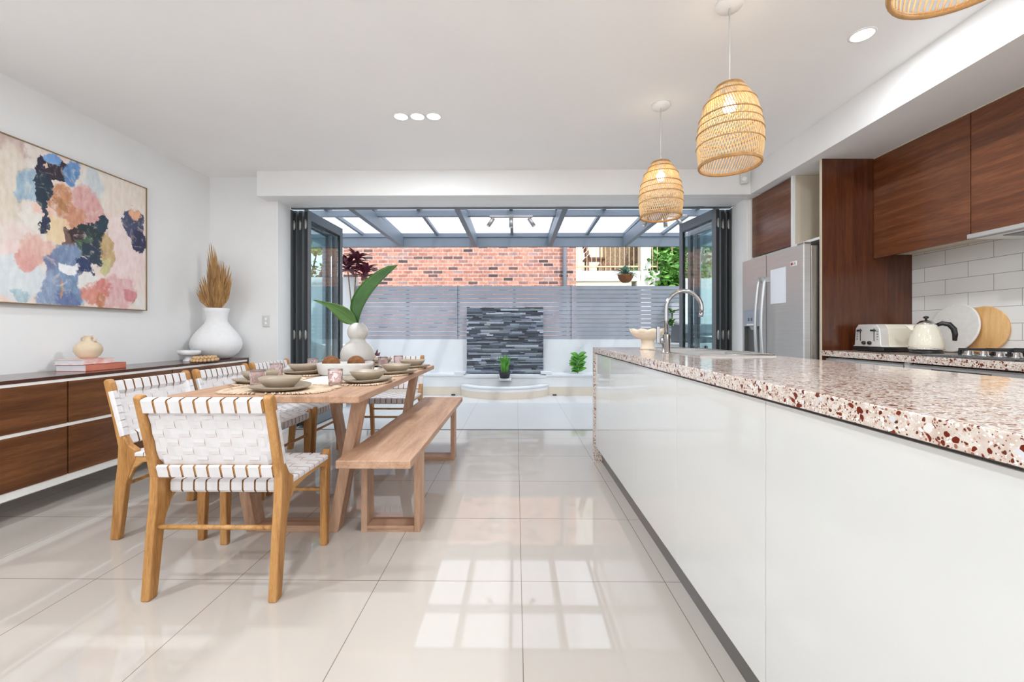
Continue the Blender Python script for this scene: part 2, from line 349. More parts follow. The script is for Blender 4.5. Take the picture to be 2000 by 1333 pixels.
BLOBS = [(2.577,2.173,0.090,0.089,205,180,170),(2.577,1.968,0.105,0.223,222,208,190),(3.165,2.088,0.169,0.164,226,219,209),(3.357,2.104,0.190,0.209,231,216,202),(2.686,1.737,0.073,0.084,230,224,214),(3.344,1.627,0.176,0.254,231,206,202),(2.607,1.392,0.138,0.153,216,222,226),(3.319,1.886,0.111,0.080,236,214,208),(2.658,1.969,0.064,0.124,152,182,202),(2.631,1.659,0.094,0.055,232,212,205),(2.728,1.568,0.126,0.094,226,176,160),(2.654,1.499,0.072,0.055,222,160,150),(3.099,2.131,0.054,0.096,205,212,215),(2.770,1.845,0.061,0.048,235,190,170),(3.046,1.934,0.120,0.142,216,156,152),(2.888,1.938,0.075,0.115,200,130,80),(2.945,1.843,0.083,0.081,206,136,98),(2.869,1.922,0.037,0.040,175,115,55),(2.851,1.729,0.078,0.089,234,204,156),(2.916,1.684,0.034,0.071,120,85,75),(2.762,2.110,0.060,0.100,36,32,62),(2.851,2.143,0.082,0.074,48,38,52),(2.762,1.976,0.060,0.105,26,50,70),(2.783,2.147,0.017,0.024,230,200,180),(2.945,2.149,0.059,0.092,72,132,192),(2.805,2.209,0.053,0.031,92,152,216),(2.770,1.854,0.022,0.048,34,52,70),(2.770,1.749,0.030,0.062,32,46,76),(3.078,1.751,0.117,0.080,32,54,58),(2.985,1.710,0.060,0.062,62,40,46),(3.165,1.848,0.043,0.049,36,60,76),(3.015,1.633,0.061,0.057,62,92,70),(3.099,1.638,0.076,0.096,36,56,76),(3.067,1.717,0.048,0.037,70,100,75),(2.916,1.574,0.096,0.076,112,136,172),(2.823,1.459,0.063,0.088,112,122,162),(3.015,1.487,0.063,0.078,32,52,98),(3.205,1.658,0.052,0.138,192,158,102),(3.188,1.545,0.040,0.066,200,190,130),(3.421,1.912,0.089,0.118,62,68,104),(3.461,1.790,0.054,0.096,42,46,86),(3.421,2.000,0.050,0.031,232,162,112),(2.805,1.321,0.080,0.112,132,152,186),(2.935,1.354,0.097,0.137,112,142,178),(2.907,1.270,0.076,0.060,90,110,160),(3.057,1.398,0.074,0.063,228,226,222),(2.638,1.278,0.047,0.046,170,195,205),(3.282,1.344,0.133,0.130,218,168,168),(3.099,1.317,0.103,0.075,216,132,112),(3.165,1.388,0.062,0.066,206,112,102),(3.143,1.277,0.044,0.049,190,110,60),(2.926,1.489,0.060,0.036,238,238,242),(2.864,1.327,0.011,0.079,192,132,82),(3.382,1.330,0.039,0.058,205,120,125),(2.562,1.555,0.044,0.053,235,205,200)]
M['painting'] = painting()

# ------------------------------------------------------------ mesh helpers
class MB:
    def __init__(s): s.v = []; s.f = []; s.sm = []; s.mi = {}
    def add(s, vs, fs, smooth=False):
        o = len(s.v); s.v += [tuple(x) for x in vs]; s.f += [tuple(i+o for i in f) for f in fs]; s.sm += [smooth]*len(fs); return s
    def box(s, x0, x1, y0, y1, z0, z1, mtx=None):
        vs = [Vector(p) for p in ((x0,y0,z0),(x1,y0,z0),(x1,y1,z0),(x0,y1,z0),(x0,y0,z1),(x1,y0,z1),(x1,y1,z1),(x0,y1,z1))]
        if mtx: vs = [mtx @ p for p in vs]
        return s.add(vs, [(0,3,2,1),(4,5,6,7),(0,1,5,4),(1,2,6,5),(2,3,7,6),(3,0,4,7)])
    def prism(s, poly, axis, lo, hi):
        """polygon in the two other axes, extruded along axis"""
        k = len(poly)
        def P(a, b, t):
            return {'x': (t, a, b), 'y': (a, t, b), 'z': (a, b, t)}[axis]
        vs = [P(a, b, lo) for a, b in poly]+[P(a, b, hi) for a, b in poly]
        fs = [tuple(range(k))[::-1], tuple(range(k, 2*k))]+[(i, (i+1) % k, (i+1) % k+k, i+k) for i in range(k)]
        return s.add(vs, fs)
    def lathe(s, prof, c=(0, 0, 0), n=32, sx=1.0, sy=1.0, smooth=True):
        vs = []; fs = []
        for r, z in prof:
            for i in range(n):
                a = 2*PI*i/n; vs.append((c[0]+r*sx*math.cos(a), c[1]+r*sy*math.sin(a), c[2]+z))
        for j in range(len(prof)-1):
            for i in range(n):
                fs.append((j*n+i, j*n+(i+1) % n, (j+1)*n+(i+1) % n, (j+1)*n+i))
        if prof[0][0] > 1e-5: fs.append(tuple(range(n))[::-1])
        if prof[-1][0] > 1e-5: fs.append(tuple((len(prof)-1)*n+i for i in range(n)))
        return s.add(vs, fs, smooth)
    def tube(s, pts, r, n=8, closed=False, smooth=True, flat=1.0):
        pts = [Vector(p) for p in pts]; m = len(pts); vs = []; fs = []
        up = Vector((0, 0, 1)); prev = None
        for i, p in enumerate(pts):
            if closed: t = (pts[(i+1) % m]-pts[i-1])
            else: t = pts[min(i+1, m-1)]-pts[max(i-1, 0)]
            t.normalize()
            if prev is None:
                a = t.cross(up)
                if a.length < .05: a = t.cross(Vector((0, 1, 0)))
            else:
                a = prev-t*prev.dot(t)
            a.normalize(); prev = a; b = t.cross(a)
            rr = r[i] if isinstance(r, (list, tuple)) else r
            for k in range(n):
                th = 2*PI*k/n; vs.append(p+a*rr*math.cos(th)+b*rr*flat*math.sin(th))
        for i in range(m if closed else m-1):
            for k in range(n):
                j = (i+1) % m
                fs.append((i*n+k, i*n+(k+1) % n, j*n+(k+1) % n, j*n+k))
        if not closed: fs += [tuple(range(n)), tuple(((m-1)*n+k) for k in range(n))[::-1]]
        return s.add(vs, fs, smooth)
    def ribbon(s, path, across, th=.0027):
        """path: list of (centre, normal); across: half-width vector"""
        vs = []; fs = []
        for c, nn in path:
            c = Vector(c); nn = Vector(nn)*th*.5
            vs += [c-across-nn, c+across-nn, c+across+nn, c-across+nn]
        m = len(path)
        for i in range(m-1):
            a = i*4; b = a+4
            for k in range(4):
                fs.append((a+k, a+(k+1) % 4, b+(k+1) % 4, b+k))
                if k in (1, 3): s.mi[len(s.f)+len(fs)-1] = 1
        fs += [(3, 2, 1, 0), tuple((m-1)*4+k for k in range(4))]
        return s.add(vs, fs)
    def sphere(s, c, r, n=16, m=10, sz=1.0):
        prof = [(r*math.sin(PI*j/m), -r*sz*math.cos(PI*j/m)) for j in range(m+1)]
        prof[0] = (0.0001, prof[0][1]); prof[-1] = (0.0001, prof[-1][1])
        return s.lathe(prof, c, n)
    def build(s, name, m, parent=None, bevel=0.0, seg=2, loc=None):
        me = bpy.data.meshes.new(name); me.from_pydata(s.v, [], s.f); me.update()
        bm = bmesh.new(); bm.from_mesh(me); bmesh.ops.recalc_face_normals(bm, faces=bm.faces); bm.to_mesh(me); bm.free()
        for i, p in enumerate(me.polygons): p.use_smooth = s.sm[i] if i < len(s.sm) else False
        me.materials.append(m)
        if s.mi:
            me.materials.append(M['strapedge'])
            for k in s.mi: me.polygons[k].material_index = 1
        o = bpy.data.objects.new(name, me); COL.objects.link(o)
        if parent: o.parent = parent
        if loc: o.location = loc
        if bevel:
            bv = o.modifiers.new('bevel', 'BEVEL'); bv.width = bevel; bv.segments = seg; bv.limit_method = 'ANGLE'; bv.angle_limit = R(40)
        return o

def tag(o, label, cat, group=None, kind=None):
    if label: o['label'] = label
    if cat: o['category'] = cat
    if group: o['group'] = group
    if kind: o['kind'] = kind
    return o
def thing(name, label, cat, loc=(0, 0, 0), rz=0.0, group=None):
    o = bpy.data.objects.new(name, None); o.empty_display_size = .05; COL.objects.link(o)
    o.location = loc; o.rotation_euler = (0, 0, rz)
    return tag(o, label, cat, group)
def struct(name, mb, m, label=None, **k):
    o = mb.build(name, m, **k); o['kind'] = 'structure'
    o['category'] = name.rsplit('_', 1)[0] if '_' in name else name
    if label: o['label'] = label
    return o
def dup(root, loc=None, rz=None, label=None, group=None):
    r = root.copy(); COL.objects.link(r)
    if loc is not None: r.location = loc
    if rz is not None: r.rotation_euler = (0, 0, rz)
    if label: r['label'] = label
    if group: r['group'] = group
    for ch in list(root.children):
        c = ch.copy(); COL.objects.link(c); c.parent = r
        for g in list(ch.children):
            d = g.copy(); COL.objects.link(d); d.parent = c
    return r
B = lambda *a: MB().box(*a)
# ============================================================ ROOM
XL, XR, YB, YO, H = -3.123, 3.04, 4.315, 4.55, 2.618
YN = -2.7                       # the end of the room behind the camera
OL, OR_, OT = -2.431, 2.305, 2.392   # opening
struct('floor', B(XL-.1, XR+.1, YN-.1, 4.535, -.12, 0), M['floor'], 'glossy cream porcelain tiled floor of the dining and kitchen room')
struct('ceiling', B(XL-.1, XR+.1, YN-.1, YO, H, H+.15), M['ceiling'], 'flat white plaster ceiling')
struct('wall_left', B(XL-.15, XL, YN-.1, YO, 0, H), M['wall'], 'white wall behind the painting and the long sideboard')
struct('wall_right', B(XR, XR+.15, YN-.1, YO, 0, H), M['wall'], 'white wall behind the kitchen cabinets')
mb = B(XL, OL, YB, YO, 0, H); mb.box(OR_, XR, YB, YO, 0, H); mb.box(OL, OR_, YB, YO, OT, H)
struct('wall_back', mb, M['wall'], 'white wall around the wide folding door opening')
# near wall behind the camera, window enlarged to throw sky light on the ceiling
mb = B(XL, XR, YN-.12, YN, 0, .3); mb.box(XL, XR, YN-.12, YN, 2.45, H); mb.box(XL, -2.6, YN-.12, YN, .3, 2.45); mb.box(2.6, XR, YN-.12, YN, .3, 2.45)
struct('wall_front', mb, M['wall'], 'white wall behind the camera with a window enlarged for more sky light')
mb = MB()
for x in (-2.6, -1.32, -.02, 1.28, 2.56): mb.box(x, x+.04, YN-.08, YN-.04, .34, 2.41)
mb.box(-2.6, 2.6, YN-.08, YN-.04, .3, .34); mb.box(-2.6, 2.6, YN-.08, YN-.04, 2.41, 2.45)
wf = struct('window_1', mb, M['trimwhite'], 'white framed window behind the camera, enlarged for more sky light')
B(-2.56, 2.56, YN-.064, YN-.058, .34, 2.41).build('pane', M['clearglass'], wf)
# beam over the opening and bulkhead over the kitchen
struct('trim_1', B(-2.53, XR, 4.135, YB, 2.371, H), M['wall'], 'white boxed beam in front of the folding door opening', bevel=.003)
struct('trim_2', B(2.26, XR, YN, 4.134, 2.375, H), M['wall'], 'white bulkhead over the kitchen cabinets', bevel=.002)
# reveals of the opening (painted lining)
mb = B(OL, OL+.012, YB-.006, YO, 0, OT); mb.box(OR_-.012, OR_, YB-.006, YO, 0, OT); mb.box(OL, OR_, YB-.006, YO, OT-.012, OT)
struct('trim_3', mb, M['trimwhite'], 'white lining of the folding door opening')
# threshold channel
mb = B(OL, OR_, 4.535, 4.562, -.02, .002); 
struct('trim_4', mb, M['aludark'], 'dark metal track of the folding doors in the floor')
mb = B(OL+.012, OR_-.012, 4.552, 4.60, 2.366, OT-.012); mb.box(OL, OL+.02, 4.552, 4.60, 0, 2.36); mb.box(OR_-.02, OR_, 4.552, 4.60, 0, 2.36)
struct('trim_5', mb, M['alu'], 'charcoal metal head track and jambs of the folding doors')

# folding door panels
def door(num, hx, hy, fx, fy, label):
    """hinge stile at (hx,hy), free stile at (fx,fy)"""
    t = thing('door_%d' % num, label, 'door', (hx, hy, .012), math.atan2(fy-hy, fx-hx)); t['kind'] = 'structure'
    L = math.hypot(fx-hx, fy-hy); W = .068; T = .021; HH = 2.346
    mb = B(0, W, -T, T, 0, HH); mb.box(L-W, L, -T, T, 0, HH); mb.box(W, L-W, -T, T, HH-.105, HH); mb.box(W, L-W, -T, T, 0, .12)
    mb.build('frame', M['alu'], t, .003)
    B(W, L-W, -.005, .005, .12, HH-.105).build('glass_pane', M['glass'], t)
    mb = MB()
    for s in (-1, 1):
        mb.box(W, L-W, s*.010-.004, s*.010+.004, HH-.117, HH-.105); mb.box(W, W+.010, s*.010-.004, s*.010+.004, .12, HH-.117); mb.box(L-W-.010, L-W, s*.010-.004, s*.010+.004, .12, HH-.117)
    mb.build('glazing_seal', M['black'], t)
    B(-.004, 0, -T+.003, T-.003, .02, HH-.02).build('edge_strip', M['aludark'], t)
    for z in (.25, 1.0, HH-.16):
        h = MB(); h.tube([(-.010, 0, z-.05), (-.010, 0, z+.05)], .008, 10); h.box(-.010, -.002, -.012, .012, z-.035, z+.035)
        h.build('hinge', M['steelside'], t, .001)
    return t
door(1, -2.400, 4.60, -2.385, 5.43, 'folded glass door panel nearest the left jamb')
door(2, -2.335, 4.60, -2.310, 5.44, 'folded glass door panel in the middle of the left stack')
door(3, -2.255, 4.56, -2.230, 5.42, 'grey framed glass door panel facing the room on the left')
door(4, 2.275, 4.60, 2.235, 5.33, 'folded glass door panel nearest the right jamb')
door(5, 2.215, 4.60, 2.150, 5.32, 'folded glass door panel in the middle of the right stack')
door(6, 2.130, 4.53, 2.015, 5.24, 'grey framed glass door panel facing the room on the right')

# wall switch, sensor
t = thing('wall_switch', 'white light switch plate on the back wall beside the big white vase', 'switch', (-2.54, YB, 1.155))
B(-.036, .036, -.009, 0, -.058, .058).build('plate', M['offwhite'], t, .003)
for dz in (-.022, .022): B(-.010, .010, -.013, -.009, dz-.012, dz+.012).build('rocker', M['white'], t, .002)
t = thing('motion_sensor', 'small white motion sensor in the corner above the folding doors', 'sensor', (2.20, 4.133, 2.52), -.5)
B(-.035, .035, -.045, -.006, -.055, .055).build('housing', M['offwhite'], t, .012, 3)
mb = MB(); mb.lathe([(.024, 0), (.020, .008), (.001, .012)], n=20); o = mb.build('lens', M['white'], t); o.rotation_euler = (R(90), 0, 0); o.location = (0, -.044, -.015)
B(-.012, .012, -.008, .012, -.02, .02).build('bracket', M['offwhite'], t)

# downlights
def downlight(label, x, y, r=.048, w=LAMP_W, grp=None):
    t = thing('downlight', label, 'ceiling light', (x, y, H), 0, grp)
    mb = MB(); mb.lathe([(r+.010, -.0005), (r+.010, -.004), (r, -.006), (r, -.0005)], n=32); mb.build('rim', M['white'], t)
    mb = MB(); mb.lathe([(.0001, -.0045), (r*.98, -.0045), (r*.98, -.001)], n=32); mb.build('diffuser', M['lampface'], t)
    la = bpy.data.lights.new('downlight_lamp', 'AREA'); la.shape = 'DISK'; la.size = r*1.8; la.energy = w; la.color = (.90, .96, 1)
    lo = bpy.data.objects.new('lamp', la); COL.objects.link(lo); lo.parent = t; lo.location = (0, 0, -.009)
    return t
G3 = 'row of three downlights'
downlight('left round white downlight of the row of three in the ceiling', -.838, 3.10, grp=G3)
downlight('middle round white downlight of the row of three in the ceiling', -.718, 3.10, grp=G3)
downlight('right round white downlight of the row of three in the ceiling', -.600, 3.10, grp=G3)
downlight('single downlight in the ceiling near the kitchen bulkhead', 1.828, 2.27, .052)
GN = 'unseen downlights added near the camera'  # out-of-view downlights added to raise the room's brightness
for i, (x, y, nm) in enumerate(((-2.2, 1.0, 'left of the camera'), (-.7, .45, 'above and left of the camera'), (1.83, .8, 'right of the camera over the island'), (-2.2, -1.2, 'behind the camera at the left wall'), (-.2, -1.2, 'directly behind the camera'), (1.83, -1.0, 'behind the camera at the kitchen side'))):
    downlight('unseen ceiling downlight added as room fill, ' + nm, x, y, w=LAMP_W*2.2, grp=GN)

# ============================================================ LEFT SIDE
t = thing('painting', 'large framed abstract canvas in pink, navy, orange and blue on the left wall', 'painting', (XL, 0, 0))
y0, y1, z0, z1 = 2.02, 3.535, 1.222, 2.246
o = B(.004, .034, y0+.006, y1-.006, z0+.006, z1-.006).build('canvas', M['painting'], t)
mb = B(.0, .042, y0, y0+.006, z0, z1); mb.box(0, .042, y1-.006, y1, z0, z1); mb.box(0, .042, y0, y1, z0, z0+.006); mb.box(0, .042, y0, y1, z1-.006, z1)
mb.build('frame', M['canvasedge'], t)

# sideboard
SX = -2.712
t = thing('sideboard', 'long floating dark walnut sideboard with white trim under the painting', 'sideboard', (0, 0, 0))
B(XL, SX, .2, YB-.01, .765, .785).build('top', M['walnut_top'], t, .001)
mb = B(XL, SX-.004, .22, YB-.035, .142, .187); mb.box(XL, SX-.03, .22, YB-.035, .187, .765); mb.box(SX-.03, SX-.003, .22, YB-.035, .748, .765); mb.box(SX-.03, SX-.003, .22, YB-.035, .4775, .4965)
mb.build('carcass', M['whitepanel'], t)
B(XL, SX, YB-.034, YB-.012, .142, .765).build('end_panel', M['walnut_top'], t)
ys = [.24, .985, 1.772, 2.556, 3.342, 4.275]
for a, b in zip(ys[:-1], ys[1:]):
    for z0, z1 in ((.187, .4775), (.4965, .748)):
        B(SX-.022, SX, a+.005, b-.005, z0, z1).build('drawer_front', M['walnut_sb'], t, .001)
for a in ys[1:-1]: B(SX-.0295, SX-.024, a-.008, a+.008, .187, .748).build('gap_strip', M['black'], t)

ST = .785
def book(name, label, z, x0, x1, y0, y1, h, cov, grp):
    t = thing('book', label, 'book', ((x0+x1)/2, (y0+y1)/2, z), 0, grp)
    hx, hy = (x1-x0)/2, (y1-y0)/2
    mb = B(-hx, hx, -hy, hy, 0, .003); mb.box(-hx, hx, -hy, hy, h-.003, h); mb.box(hx-.003, hx, -hy, hy, 0, h)
    mb.build('cover', cov, t, .001)
    B(-hx+.004, hx-.003, -hy+.004, hy-.004, .003, h-.003).build('pages', M['pages'], t)
    return t
book('b', 'terracotta red hardback lying flat on the sideboard, lower of the two', ST, -3.03, -2.825, 2.775, 3.065, .044, M['bookred'], 'books on the sideboard')
book('b', 'white and red hardback lying on top of the terracotta book', ST+.044, -3.035, -2.84, 2.77, 2.99, .036, M['bookwhite'], 'books on the sideboard')

t = thing('jug', 'small round beige jug with two tiny handles standing on the stacked books', 'jug', (-2.935, 2.90, ST+.080))
mb = MB(); mb.lathe([(.038, 0), (.060, .018), (.074, .05), (.074, .072), (.062, .098), (.040, .115), (.024, .122), (.022, .150), (.026, .156), (.019, .156), (.016, .125)], n=32); mb.build('body', M['jug'], t)
for s in (-1, 1):
    mb = MB(); mb.tube([(s*(.045), 0, .112), (s*.052, 0, .128), (s*.046, 0, .142), (s*.034, 0, .146), (s*.022, 0, .140)], .005, 8)
    mb.build('handle', M['jug'], t)

t = thing('vase', 'tall bulbous matt white vase at the far end of the sideboard', 'vase', (-2.868, 4.06, ST))
mb = MB(); mb.lathe([(.085, 0), (.13, .018), (.175, .055), (.205, .105), (.212, .15), (.200, .20), (.170, .25), (.130, .30), (.100, .34), (.088, .37), (.088, .405), (.098, .45), (.108, .486), (.100, .486), (.086, .43), (.075, .38)], n=40)
mb.build('body', M['vasew'], t)
random.seed(4)
t = thing('dried_palm_leaves', 'bundle of dried golden fan palm leaves standing in the tall white vase', 'dried leaves', (-2.868, 4.06, ST+.485))
def fan(mb, base, h, spread, n, fy, lean=0.0):
    for i in range(n):
        u = (i/(n-1)-.5)*2; a = u*spread
        L = h*(1-.42*abs(u)**1.3)*random.uniform(.94, 1.0)
        st = h*.10*(1-abs(u))
        b0 = Vector(base)+Vector((u*.015, 0, 0))
        tip = Vector(base)+Vector((math.sin(a+lean)*L, fy+random.uniform(-.012, .012), math.cos(a+lean)*L))
        mid = b0.lerp(tip, .5)+Vector((u*.022, random.uniform(-.006, .006), 0))
        wd = .0105
        pts = [b0, b0.lerp(mid, .5), mid, mid.lerp(tip, .5), tip]; ws = [.3, .8, 1, .75, .08]
        side = Vector((math.cos(a), 0, -math.sin(a)))
        vs = []; fs = []
        for p, k in zip(pts, ws):
            vs += [p-side*wd*k+Vector((0, .006*k, 0)), p+Vector((0, -.004*k, 0)), p+side*wd*k+Vector((0, .006*k, 0)), p+Vector((0, .0005, 0))]
        for j in range(4):
            for q in range(4): fs.append((j*4+q, j*4+(q+1) % 4, (j+1)*4+(q+1) % 4, (j+1)*4+q))
        mb.add(vs, fs)
for (bx, by, h, sp, ln, fy) in ((-.02, .02, .68, .16, -.10, .02), (.03, -.02, .50, .27, .10, -.03), (-.02, -.03, .36, .52, -.06, -.05), (.045, -.05, .45, .32, .34, -.06)):
    mb = MB(); fan(mb, (bx, by, -.02), h, sp, 19 if h > .6 else 17, fy, ln)
    mb.tube([(bx, by, -.12), (bx, by, .10)], .006, 8)
    mb.build('palm_leaf', M['palm'], t)
t = thing('footed_bowl', 'small white marble footed bowl on the sideboard beside the tall vase', 'bowl', (-2.885, 3.74, ST))
mb = MB(); mb.lathe([(.045, 0), (.046, .010), (.034, .022), (.030, .040), (.036, .052)], n=28); mb.build('foot', M['marble'], t)
mb = MB(); mb.lathe([(.036, .052), (.078, .058), (.085, .075), (.085, .096), (.079, .099), (.074, .078), (.0001, .066)], n=32); mb.build('bowl', M['marble'], t)
t = thing('bead_garland', 'string of round wooden beads coiled on the sideboard in front of the white vase', 'bead string', (-2.74, 3.73, ST))
k = 0
for rr, n, z in ((.115, 22, .014), (.072, 14, .014), (.095, 18, .036)):
    for i in range(n):
        a = 2*PI*i/n + k; o = MB().sphere((0, 0, 0), .0145, 10, 7).build('bead', M['bead'], t); o.location = (rr*math.cos(a)*.62, rr*math.sin(a)*1.1, z); k += .01

# ============================================================ DINING SET
def strap_weave(mb, O, U, V, N, us, vs_, hw, amp, uext, vext):
    """woven straps in the plane O+u*U+v*V, offset along N; uext/vext: list of extra (d,n) path points beyond each end (for wrapping)"""
    O, U, V, N = Vector(O), Vector(U), Vector(V), Vector(N)
    def run(main, cross, A, Bv, mains, crosses, ext, par):
        for i, m0 in enumerate(mains):
            path = []
            lo, hi = ext[0], ext[1]
            for (d, nn, q) in lo[::-1]: path.append((O+A*d+Bv*m0+N*nn, (A*q[0]+N*q[1])))
            for j, c in enumerate(crosses):
                s = 1 if (i+j) % 2 == par else -1
                path.append((O+A*c+Bv*m0+N*(s*amp), N))
            for (d, nn, q) in hi: path.append((O+A*d+Bv*m0+N*nn, (A*q[0]+N*q[1])))
            mb.ribbon(path, Bv*hw)
    run('v', 'u', V, U, us, vs_, vext, 0)
    run('u', 'v', U, V, vs_, us, uext, 1)
def lin(a, b, n): return [a+(b-a)*i/(n-1) for i in range(n)]

def make_chair(label, loc, rz, grp):
    t = thing('dining_chair', label, 'chair', loc, rz, grp)
    prof = [(-.250, 0), (-.205, 0), (-.168, .28), (-.142, .36), (-.120, .41), (-.115, .452), (-.150, .475), (-.182, .53), (-.205, .62), (-.246, .790), (-.256, .806), (-.272, .808), (-.284, .796), (-.240, .62), (-.208, .47), (-.212, .38), (-.228, .25)]
    for s in (-1, 1):
        x0, x1 = (.231, .265) if s > 0 else (-.265, -.231)
        MB().prism(prof, 'x', x0, x1).build('rear_leg', M['teak'], t, .006, 3)
    fl = [(.192, 0), (.222, 0), (.238, .36), (.243, .44), (.240, .462), (.226, .466), (.214, .452), (.200, .40), (.190, .36)]
    for s in (-1, 1):
        x0, x1 = (.229, .263) if s > 0 else (-.263, -.229)
        MB().prism(fl, 'x', x0, x1).build('front_leg', M['teak'], t, .005, 3)
    sr = [(-.135, .438), (-.05, .432), (.205, .436), (.205, .375), (.185, .392), (.14, .404), (.0, .402), (-.09, .390), (-.13, .360), (-.16, .30)]
    for s in (-1, 1):
        x0, x1 = (.234, .260) if s > 0 else (-.260, -.234)
        MB().prism(sr, 'x', x0, x1).build('side_rail', M['teak_y'], t, .004)
    B(-.231, .231, .205, .232, .395, .437).build('front_rail', M['teak_y'], t, .005)
    B(-.231, .231, -.150, -.120, .398, .434).build('seat_rear_rail', M['teak_y'], t, .005)
    # back rails follow the lean
    d = Vector((0, -.046, .175)).normalized(); nrm = Vector((0, d.z, -d.y))
    def rail(z, hh):
        c = Vector((0, -.212-(z-.55)*.262, z)); mb = MB(); hw = .2315; tt = .012
        vs = []
        for x in (-hw, hw):
            for a, b in ((-hh, -tt), (hh, -tt), (hh, tt), (-hh, tt)): vs.append(Vector((x, 0, 0))+c+d*a+nrm*b)
        mb.add(vs, [(0, 1, 2, 3), (7, 6, 5, 4), (0, 4, 5, 1), (1, 5, 6, 2), (2, 6, 7, 3), (3, 7, 4, 0)]); return mb, c
    mb, ct = rail(.765, .024); mb.build('top_rail', M['teak_y'], t, .006)
    mb, cb = rail(.497, .022); mb.build('lower_back_rail', M['teak_y'], t, .006)
    for y, z in ((-.200, .27), (.214, .27)):
        m2 = MB(); m2.tube([(-.233, y, z), (.233, y, z)], .0095, 10); m2.build('stretcher', M['teak_y'], t)
    # woven back: origin at mid, U = x, V = d, N = nrm (towards the sitter)
    O = (ct+cb)/2; hv = (ct-cb).length/2
    us = lin(-.207, .207, 9); vv = lin(-hv+.044, hv-.044, 6)
    f = .0150
    def wrap(c, sg, hh):
        return [(sg*(c-hh), .0150, (0, 1)), (sg*(c+hh), f, (0, 1)), (sg*(c+hh+.004), .008, (sg, .6)), (sg*(c+hh+.004), -.016, (sg, -.6)), (sg*(c+hh), -.0205, (0, -1)), (sg*(c-hh), -.0205, (0, -1)), (sg*(c-hh-.004), -.012, (-sg, -.3))]
    vext = ([x for x in wrap(hv, -1, .022)], [x for x in wrap(hv, 1, .024)])
    uext = ([(-.232, .019, (0, 1)), (-.262, .022, (0, 1)), (-.2672, .018, (-1, .3)), (-.2672, .004, (-1, 0))], [(.232, .019, (0, 1)), (.262, .022, (0, 1)), (.2672, .018, (1, .3)), (.2672, .004, (1, 0))])
    mb = MB(); strap_weave(mb, O+nrm*.006, (1, 0, 0), d, nrm, us, vv, .0214, .0021, uext, vext)
    mb.build('woven_backrest', M['strap'], t)
    # woven seat
    us = lin(-.200, .200, 9); vv = lin(-.100, .182, 7)
    fe = [(.198, 0, (0, 1)), (.236, .0, (0, 1)), (.2365, -.008, (1, .2)), (.2365, -.040, (1, 0)), (.228, -.050, (0, -1)), (.205, -.050, (0, -1))]
    re = [(-.118, 0, (0, 1)), (-.152, 0, (0, 1)), (-.1545, -.008, (-1, .2)), (-.1545, -.040, (-1, 0)), (-.148, -.049, (0, -1)), (-.120, -.049, (0, -1))]
    ue = lambda s: [(s*.228, .001, (0, 1)), (s*.262, .0, (0, 1)), (s*.2640, -.004, (s, .2)), (s*.2640, -.018, (s, 0))]
    mb = MB(); strap_weave(mb, (0, 0, .4415), (1, 0, 0), (0, 1, 0), (0, 0, 1), us, vv, .0214, .0020, (ue(-1), ue(1)), (re, fe))
    mb.build('woven_seat', M['strap'], t)
    return t
GC = 'woven strap dining chairs around the table'
ch = make_chair('woven strap chair at the near end of the table, its back to the camera', (-1.19, 1.885, 0), 0, GC)
for x, y, lb in ((-1.79, 2.385, 'woven white strap chair on the sideboard side, nearest the camera'), (-1.79, 2.965, 'woven white strap chair on the sideboard side of the table, middle of three'), (-1.79, 3.545, 'woven white strap chair on the sideboard side of the table, nearest the doors')):
    dup(ch, (x, y, 0), -PI/2, lb)
dup(ch, (-1.205, 4.09, 0), PI, 'woven white strap chair at the far end of the table by the open doors')

TT = .752
t = thing('dining_table', 'pale oak dining table with inverted trapezoid legs, laid for a meal', 'table', (-1.172, 2.862, 0))
B(-.448, .448, -.90, .90, TT-.036, TT).build('tabletop', M['oak_y'], t, .006, 3)
for sy in (-1, 1):
    yc = sy*.60
    for s in (-1, 1):
        MB().prism([(s*.375, .716), (s*.320, .716), (s*.185, .0), (s*.240, .0)], 'y', yc-.045, yc+.045).build('leg', M['oak_z'], t, .003)
    B(-.19, .19, yc-.045, yc+.045, 0, .034).build('foot_bar', M['oak_x'], t, .003)
    B(-.32, .32, yc-.045, yc+.045, .686, .716).build('top_bar', M['oak_x'], t, .002)
t = thing('bench', 'pale oak bench with box frame legs along the aisle side of the table', 'bench', (-.657, 2.905, 0))
B(-.173, .173, -.955, .955, .417, .455).build('seat_board', M['oak_y'], t, .005, 3)
for yc in (-.625, .62):
    for xa in (-.155, .123): B(xa, xa+.032, yc-.055, yc+.055, 0, .417).build('leg', M['oak_z'], t, .002)
    B(-.123, .123, yc-.055, yc+.055, 0, .032).build('foot_bar', M['oak_x'], t, .002)

